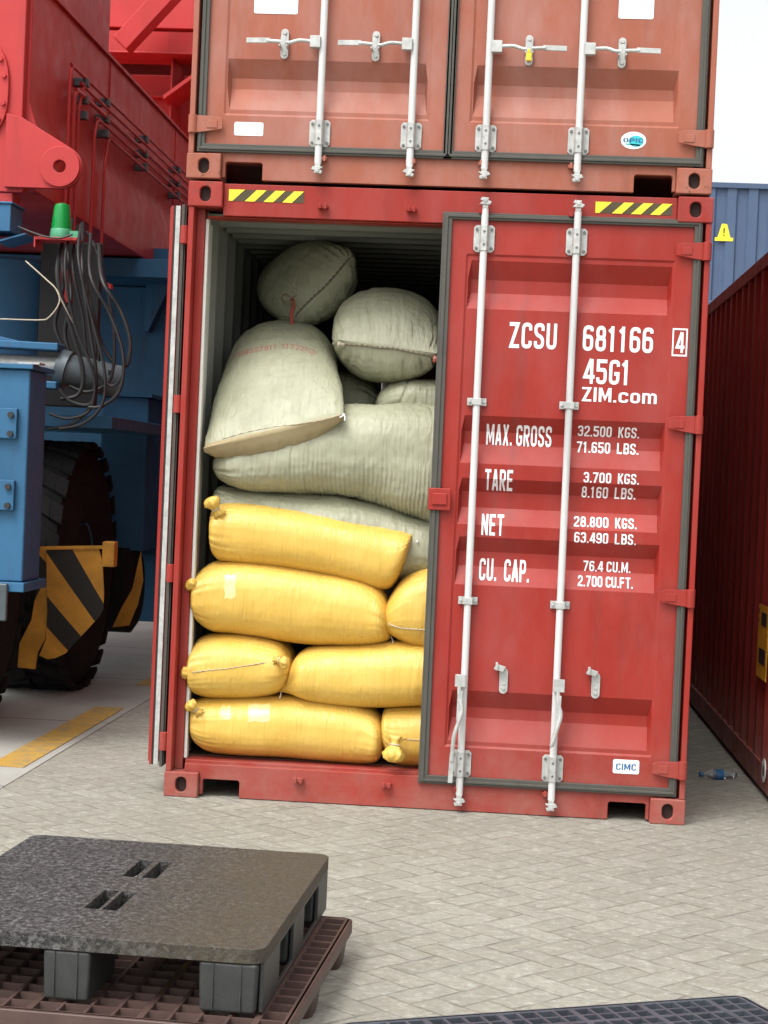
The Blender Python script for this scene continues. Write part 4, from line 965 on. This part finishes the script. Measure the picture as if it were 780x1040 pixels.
# inner blue frame behind the wheel
x0, x1_, z0, z1 = bx(104, 145, 402, 560, 4.75); m = MB(); m.box(x0, x1_, 4.75, 5.3, z0, z1); part(m, 'inner_column', M['cblue'], bevel=.01)
m = MB(); m.box(x0-.02, x1_+.03, 4.70, 5.35, z1+.0005, z1+.025); part(m, 'column_flange', M['cblue'])
m = MB(); m.box(-3.8, -.62, 5.6, 6.2, .32, 2.965); part(m, 'rear_frame', M['cblue'], bevel=.01)
m = MB(); m.box(-3.6, -.55, 4.95, 9.0, 2.97, 3.11); part(m, 'deck_slab', M['cblue'], bevel=.006)
for y in (3.985, 6.4, 8.8):
    m = MB(); m.tube([(SX+.003, y, 3.68), (SX+.003, y, 4.365)], .006, 6); part(m, 'weld_seam', M['cred'])
m = MB(); m.box(-3.8, -.60, 5.3, 5.6, .86, .93); part(m, 'frame_ledge', M['cblue'], bevel=.005)
a = at(148, 330, 5.45); m = MB(); m.prism([(a.x-.01, a.z-.05), (a.x+.02, a.z-.05), (a.x+.30, a.z+.6), (a.x-.01, a.z+.6)], 'xz', 5.45, 5.599); part(m, 'gusset', M['cblue'])
m = MB(); m.box(-3.8, -1.0, 3.0, 5.0, 1.78, 1.86); part(m, 'wheel_arch', M['cblue'], bevel=.005)
# steering cylinder with clevis
m = MB(); m.tube([at(60, 372, 1.9), at(-60, 366, 1.9)], .055, 20); part(m, 'cylinder_rod', M['galv'], smooth='auto')
m = MB(); m.tube([at(62, 374, 1.9), at(122, 388, 2.0)], .095, 24); m.tube([at(60, 373, 1.9), at(70, 376, 1.9)], .11, 24); part(m, 'steering_cylinder', M['cyl'], smooth='auto')
m = MB()
for zz in (.105, -.115):
    a, b = at(-40, 366, 1.85), at(62, 372, 1.85); m.obox((a+b)/2+Vector((0, 0, zz)), (b-a)/2, (0, .09, 0), (0, 0, .022))
part(m, 'clevis_arm', M['cblue'], bevel=.008)
m = MB(); a = at(40, 352, 1.9); m.prism([(a.x-.6, a.z+.12), (a.x+.02, a.z-.0), (a.x+.02, a.z-.02), (a.x-.6, a.z+.05)], 'xz', 1.8, 2.1); part(m, 'clevis_plate', M['cblue'], bevel=.004)
# hoses
HS = [[(82, 228), (80, 265), (95, 330), (106, 375), (104, 410), (85, 430), (60, 436)],
      [(92, 238), (92, 280), (112, 320), (125, 360), (122, 395), (105, 412), (90, 414)],
      [(100, 250), (104, 285), (122, 315), (132, 345), (130, 368), (126, 372)],
      [(74, 222), (66, 270), (76, 330), (95, 380), (92, 415), (70, 425), (50, 420)],
      [(84, 226), (84, 280), (92, 340), (98, 385), (92, 410), (72, 408), (60, 395)],
      [(70, 225), (58, 275), (70, 325), (84, 375), (80, 400), (62, 405)],
      [(78, 230), (74, 270), (84, 320), (90, 365), (112, 392), (126, 380)],
      [(88, 236), (100, 262), (110, 300), (116, 345), (112, 385), (90, 398), (70, 392)],
      [(66, 232), (72, 300), (66, 340), (78, 372), (100, 398), (112, 376)],
      [(95, 245), (88, 300), (100, 345), (96, 400), (78, 428), (48, 436)],
      [(74, 236), (90, 300), (104, 350), (118, 372)],
      [(60, 240), (64, 290), (56, 330), (66, 356)]]
for i, h_ in enumerate(HS):
    m = MB(); m.tube(smoothpts([at(*q, 1.62+.035*i+.25*max(0, 1-k)) for k, q in enumerate(h_)], 8), .0085+.002*(i % 3), 8); part(m, 'hydraulic_hose', M['hose'], smooth='auto')
m = MB(); m.tube(smoothpts([at(26, 265, 1.75), at(45, 282, 1.72), at(58, 295, 1.70), at(60, 308, 1.70), at(50, 322, 1.72), at(40, 325, 1.72), at(0, 324, 1.72), at(-30, 324, 1.72)], 6), .004, 6)
m.tube(smoothpts([at(56, 292, 1.7), at(66, 312, 1.72), at(78, 335, 1.8)], 5), .004, 6); part(m, 'loose_cable', M['twine'], smooth='auto')
m = MB(); m.tube([at(68, 275, 2.7), at(69, 308, 2.7)], .045, 14); m.obox(at(95, 282, 2.8), (.06, 0, -.02), (0, .03, 0), (0, 0, .015)); m.obox(at(106, 288, 2.8), (.05, 0, -.02), (0, .03, 0), (0, 0, .015)); part(m, 'red_fitting', M['cred'], smooth='auto')
m = MB(); m.box(at(40, 250, 2.65).x, at(102, 250, 2.65).x, 2.68, 2.74, 1.9, 2.93); part(m, 'hose_shade_sheet', M['hose'], bevel=.01)  # added black sheet standing in for the shaded void behind the hoses
# green warning beacon
a = at(62, 240, 1.85); bs = empty('warning_beacon', a-O, CR)
m = MB(); m.lathe([(.062, -.012), (.064, .0), (.060, .035), (.058, .04)], n=28); m.box(.03, .105, -.025, .025, -.008, .03); m.build('beacon_base', plain('pale_green_base', (.06, .30, .16), .4), bs, smooth='auto')
m = MB(); m.lathe([(.057, .0405), (.056, .06), (.046, .165), (.040, .182), (.01, .192)], n=28); m.build('beacon_lens', M['green'], bs, smooth='auto')
m = MB(); m.box(a.x-.13, a.x+.11, 1.78, 1.95, a.z-.030, a.z-.0125); m.box(a.x-.14, a.x-.1305, 1.78, 1.95, a.z-.075, a.z-.0125); part(m, 'beacon_bracket', M['cred'], bevel=.002)
m = MB(); m.tube(smoothpts([at(18, 230, 1.8), at(30, 235, 1.78), at(45, 240, 1.76), at(60, 242, 1.76), at(74, 238, 1.77)], 6), .006, 6); part(m, 'beacon_cable', M['hose'], smooth='auto')

# ---------------------------------------------------------------- pallets
def black_pallet():
    th = R(-2.5); o = tag(empty('plastic_pallet', (1.032, -2.485, .134), rz=th), 'dark grey solid-top plastic pallet lying on the brown one', 'pallet')
    # local frame: x from -1.0 to 0, y from -1.2 to 0, z 0..0.158
    Wd, L, Ht = 1.0, 1.2, .176
    def loc(px, py, z=.31):
        d = cf + cr*((px-390)/FPX) - cu*((py-520)/FPX); p = CAM + d*((z-CAM.z)/d.z)-o.location
        return (p.x*cos(th)+p.y*sin(th), -p.x*sin(th)+p.y*cos(th))
    sl = []
    for (xc, yc) in ((-.545, -.385), (-.482, -.385), (-.545, -.79), (-.492, -.79)):
        sl.append([(xc-.021, yc-.115), (xc+.021, yc-.115), (xc+.021, yc+.115), (xc-.021, yc+.115)])
    r = .045; out = []
    for cx, cy, a0 in ((-r, -r, 0), (-Wd+r, -r, 90), (-Wd+r, -L+r, 180), (-r, -L+r, 270)):
        for k in range(6): a = R(a0+k*18); out.append((cx+r*cos(a), cy+r*sin(a)))
    m = MB(); m.holed(out, sl, 'xy', Ht-.040, Ht); m.build('deck', M['pdeck'], o, bevel=.004)
    m = MB()
    for x0, x1, y0, y1 in ((-Wd+.012, -Wd+.03, -L+.04, -.04), (-.03, -.012, -L+.04, -.04)): pass
    for xa, xb in ((-.0145, -.0025), (-Wd+.0025, -Wd+.0145)):      # side skirts with two windows each
        m = MB(); m.holed(rect(-L+.03, -.03, .003, Ht-.0405), [rect(-.925, -.695, .014, .124), rect(-.505, -.225, .014, .124)], 'yz', xa, xb); m.build('side_skirt', M['pside'], o, bevel=.003)
    fx = ((-Wd+.0150, -Wd+.165), (-.590, -.460), (-.172, -.0150)); fy = ((-L+.003, -L+.28), (-.70, -.50), (-.23, -.003))
    for i, (a, b) in enumerate(fx):
        for j, (c, d_) in enumerate(fy):
            m = MB(); q = .004
            A = [(a, c), (b, c), (b, d_), (a, d_)]; Bt = [(a+q, c+q), (b-q, c+q), (b-q, d_-q), (a+q, d_-q)]
            top = [m.b.verts.new((x, y, Ht-.0402)) for x, y in A]; bot = [m.b.verts.new((x, y, 0.002)) for x, y in Bt]
            m.b.faces.new(top); m.b.faces.new(bot[::-1])
            for k in range(4): m.b.faces.new((top[k], bot[k], bot[(k+1) % 4], top[(k+1) % 4]))
            m.build('foot', M['pside'], o, bevel=.010, seg=2)
    # thin moulding lines on the feet's fronts
    for i, (a, b) in enumerate(fx):
        for t in (.25, .72): x = a+(b-a)*t; m = MB(); m.box(x-.002, x+.002, -L+.0005, -L+.0055, .012, Ht-.042); m.build('mould_rib', M['pside'], o)
pd = NT('weathered_dark_pallet_top')
cc = pd.mix(pd.ramp(pd.noise(46, 8, .92), (.46, 0), (.57, 1)), (.006, .006, .006), (.075, .072, .072))
cc = pd.mix(pd.math('MULTIPLY', pd.ramp(pd.noise(62, 3, .6, stretch=(1, .8, 1)), (.53, 0), (.58, .9)), pd.ramp(pd.noise(7, 3, .6), (.35, .3), (.6, 1))), cc, (.12, .117, .114))
cc = pd.mix(pd.ramp(pd.noise(55, 4, .7), (.36, .9), (.45, 0)), cc, (.004, .004, .004))
xx = pd.n('ShaderNodeSeparateXYZ', {0: pd.tc.outputs['Object']}).outputs[0]
dm = pd.n('ShaderNodeMapRange', {0: pd.math('ADD', xx, pd.math('MULTIPLY', pd.noise(3, 6, .7), .35)), 1: -.42, 2: -.02, 3: 0, 4: 1}).outputs[0]
cc = pd.mix(pd.math('MULTIPLY', dm, pd.ramp(pd.noise(34, 5, .75), (.30, .35), (.62, .9))), cc, (.060, .046, .026))
M['pdeck'] = pd.out(cc, .62, pd.bump(pd.noise(90, 4, .8), .8, .006))
M['pside'] = plain('dark_pallet_plastic', (.034, .036, .034), .5, var=.22, scale=14, bump=.4)
M['pbrown'] = plain('brown_pallet_plastic', (.075, .043, .036), .55, var=.25, scale=10, bump=.4)
M['plat'] = plain('blue_black_pallet_plastic', (.055, .062, .075), .42, var=.25, scale=14, bump=.4)
def grid_pallet(loc, rz, mat, label, Wd=1.0, L=1.2, nx=13, ny=16, Ht=.15, sub=False, notches=False):
    o = tag(empty('plastic_pallet', loc, rz=rz), label, 'pallet')
    m = MB(); t = .0045; dh = .035
    for i in range(nx+1):
        x = -Wd+.02+i*(Wd-.04)/nx; tt = t*2 if i % 4 == 0 else t; m.box(x-tt, x+tt, -L+.006, -.006, Ht-dh, Ht-.001)
    for j in range(ny+1):
        y = -L+.02+j*(L-.04)/ny; tt = t*2 if j % 4 == 0 else t; m.box(-Wd+.006, -.006, y-tt, y+tt, Ht-dh+.001, Ht-.002)
    m.build('grid_deck', mat, o)
    m = MB(); m.holed([(-Wd+.03, -L), (-.03, -L), (0, -L+.03), (0, -.03), (-.03, 0), (-Wd+.03, 0), (-Wd, -.03), (-Wd, -L+.03)], [[(-Wd+.02, -L+.02), (-.02, -L+.02), (-.02, -.02), (-Wd+.02, -.02)]], 'xy', Ht-dh-.008, Ht)
    m.build('deck_rim', mat, o, bevel=.004)
    for (a, b) in ((-Wd+.01, -Wd+.15), (-.575, -.435), (-.15, -.01)):
        for (c, d_) in ((-L+.01, -L+.17), (-.68, -.52), (-.17, -.01)):
            m = MB(); rr = min(b-a, d_-c)/2; cx, cy = (a+b)/2, (c+d_)/2; hx, hy = (b-a)/2, (d_-c)/2; prof = []
            rows = []
            for z, s in ((0.0, .80), (.004, .84), (Ht-dh-.0085, 1.0)):
                rows.append([m.b.verts.new((cx+hx*s*math.copysign(abs(cos(q))**.5, cos(q)), cy+hy*s*math.copysign(abs(sin(q))**.5, sin(q)), z)) for q in [2*pi*k/24 for k in range(24)]])
            for A, B_ in zip(rows, rows[1:]):
                for k in range(24): m.b.faces.new((A[k], A[(k+1) % 24], B_[(k+1) % 24], B_[k]))
            m.b.faces.new(rows[0]); m.b.faces.new(rows[-1]); m.build('foot', mat, o, smooth='auto')
    if notches:
        m = MB()
        for (a, b) in ((-1.0+.0, -.72), (-.60, -.40), (-.22, -.0)): m.box(a, b, -.10, .012, Ht+.0005, Ht+.012)
        m.build('edge_riser', mat, o, bevel=.003)
    return o
black_pallet()
grid_pallet((1.125, -2.585, 0), R(-3.2), M['pbrown'], 'brown open-grid plastic pallet on the ground under the dark grey one', Ht=.132)
# dark lattice pallet whose far edge runs from (1.17,-3.71) to (2.26,-3.22)
lp = grid_pallet((2.275, -3.205, 0), R(24.3), M['plat'], 'blue-black lattice plastic pallet at the bottom right edge', Wd=1.2, L=1.0, nx=22, ny=18, Ht=.14)

# ---------------------------------------------------------------- crushed bottle in the gap
bo = tag(empty('water_bottle', (2.765, 1.38, .026)), 'crushed clear plastic water bottle lying in the gap between the containers', 'bottle')
m = MB(); prof = [(.004, -.085), (.026, -.083), (.031, -.070), (.027, -.055), (.032, -.04), (.028, -.02), (.033, 0), (.029, .02), (.032, .045), (.024, .072), (.013, .088), (.012, .100)]
m.lathe(prof, axis='x', n=24); m.map(lambda c: Vector((c.x, c.y*(1+.2*sin(c.x*60)), c.z*(.78+.18*sin(c.x*45+1))))); m.xf(Matrix.Rotation(R(190), 4, 'Z')); m.build('bottle_body', M['pet'], bo, smooth=True)
m = MB(); m.lathe([(.0335, -.012), (.034, .03)], axis='x', n=24); m.xf(Matrix.Rotation(R(190), 4, 'Z')); m.map(lambda c: Vector((c.x, c.y, c.z*.9))); m.build('bottle_label', M['lblue'], bo, smooth='auto')
m = MB(); m.lathe([(.015, .100), (.015, .116)], axis='x', n=18); m.xf(Matrix.Rotation(R(190), 4, 'Z')); m.build('bottle_cap', M['lblue'], bo, smooth='auto')
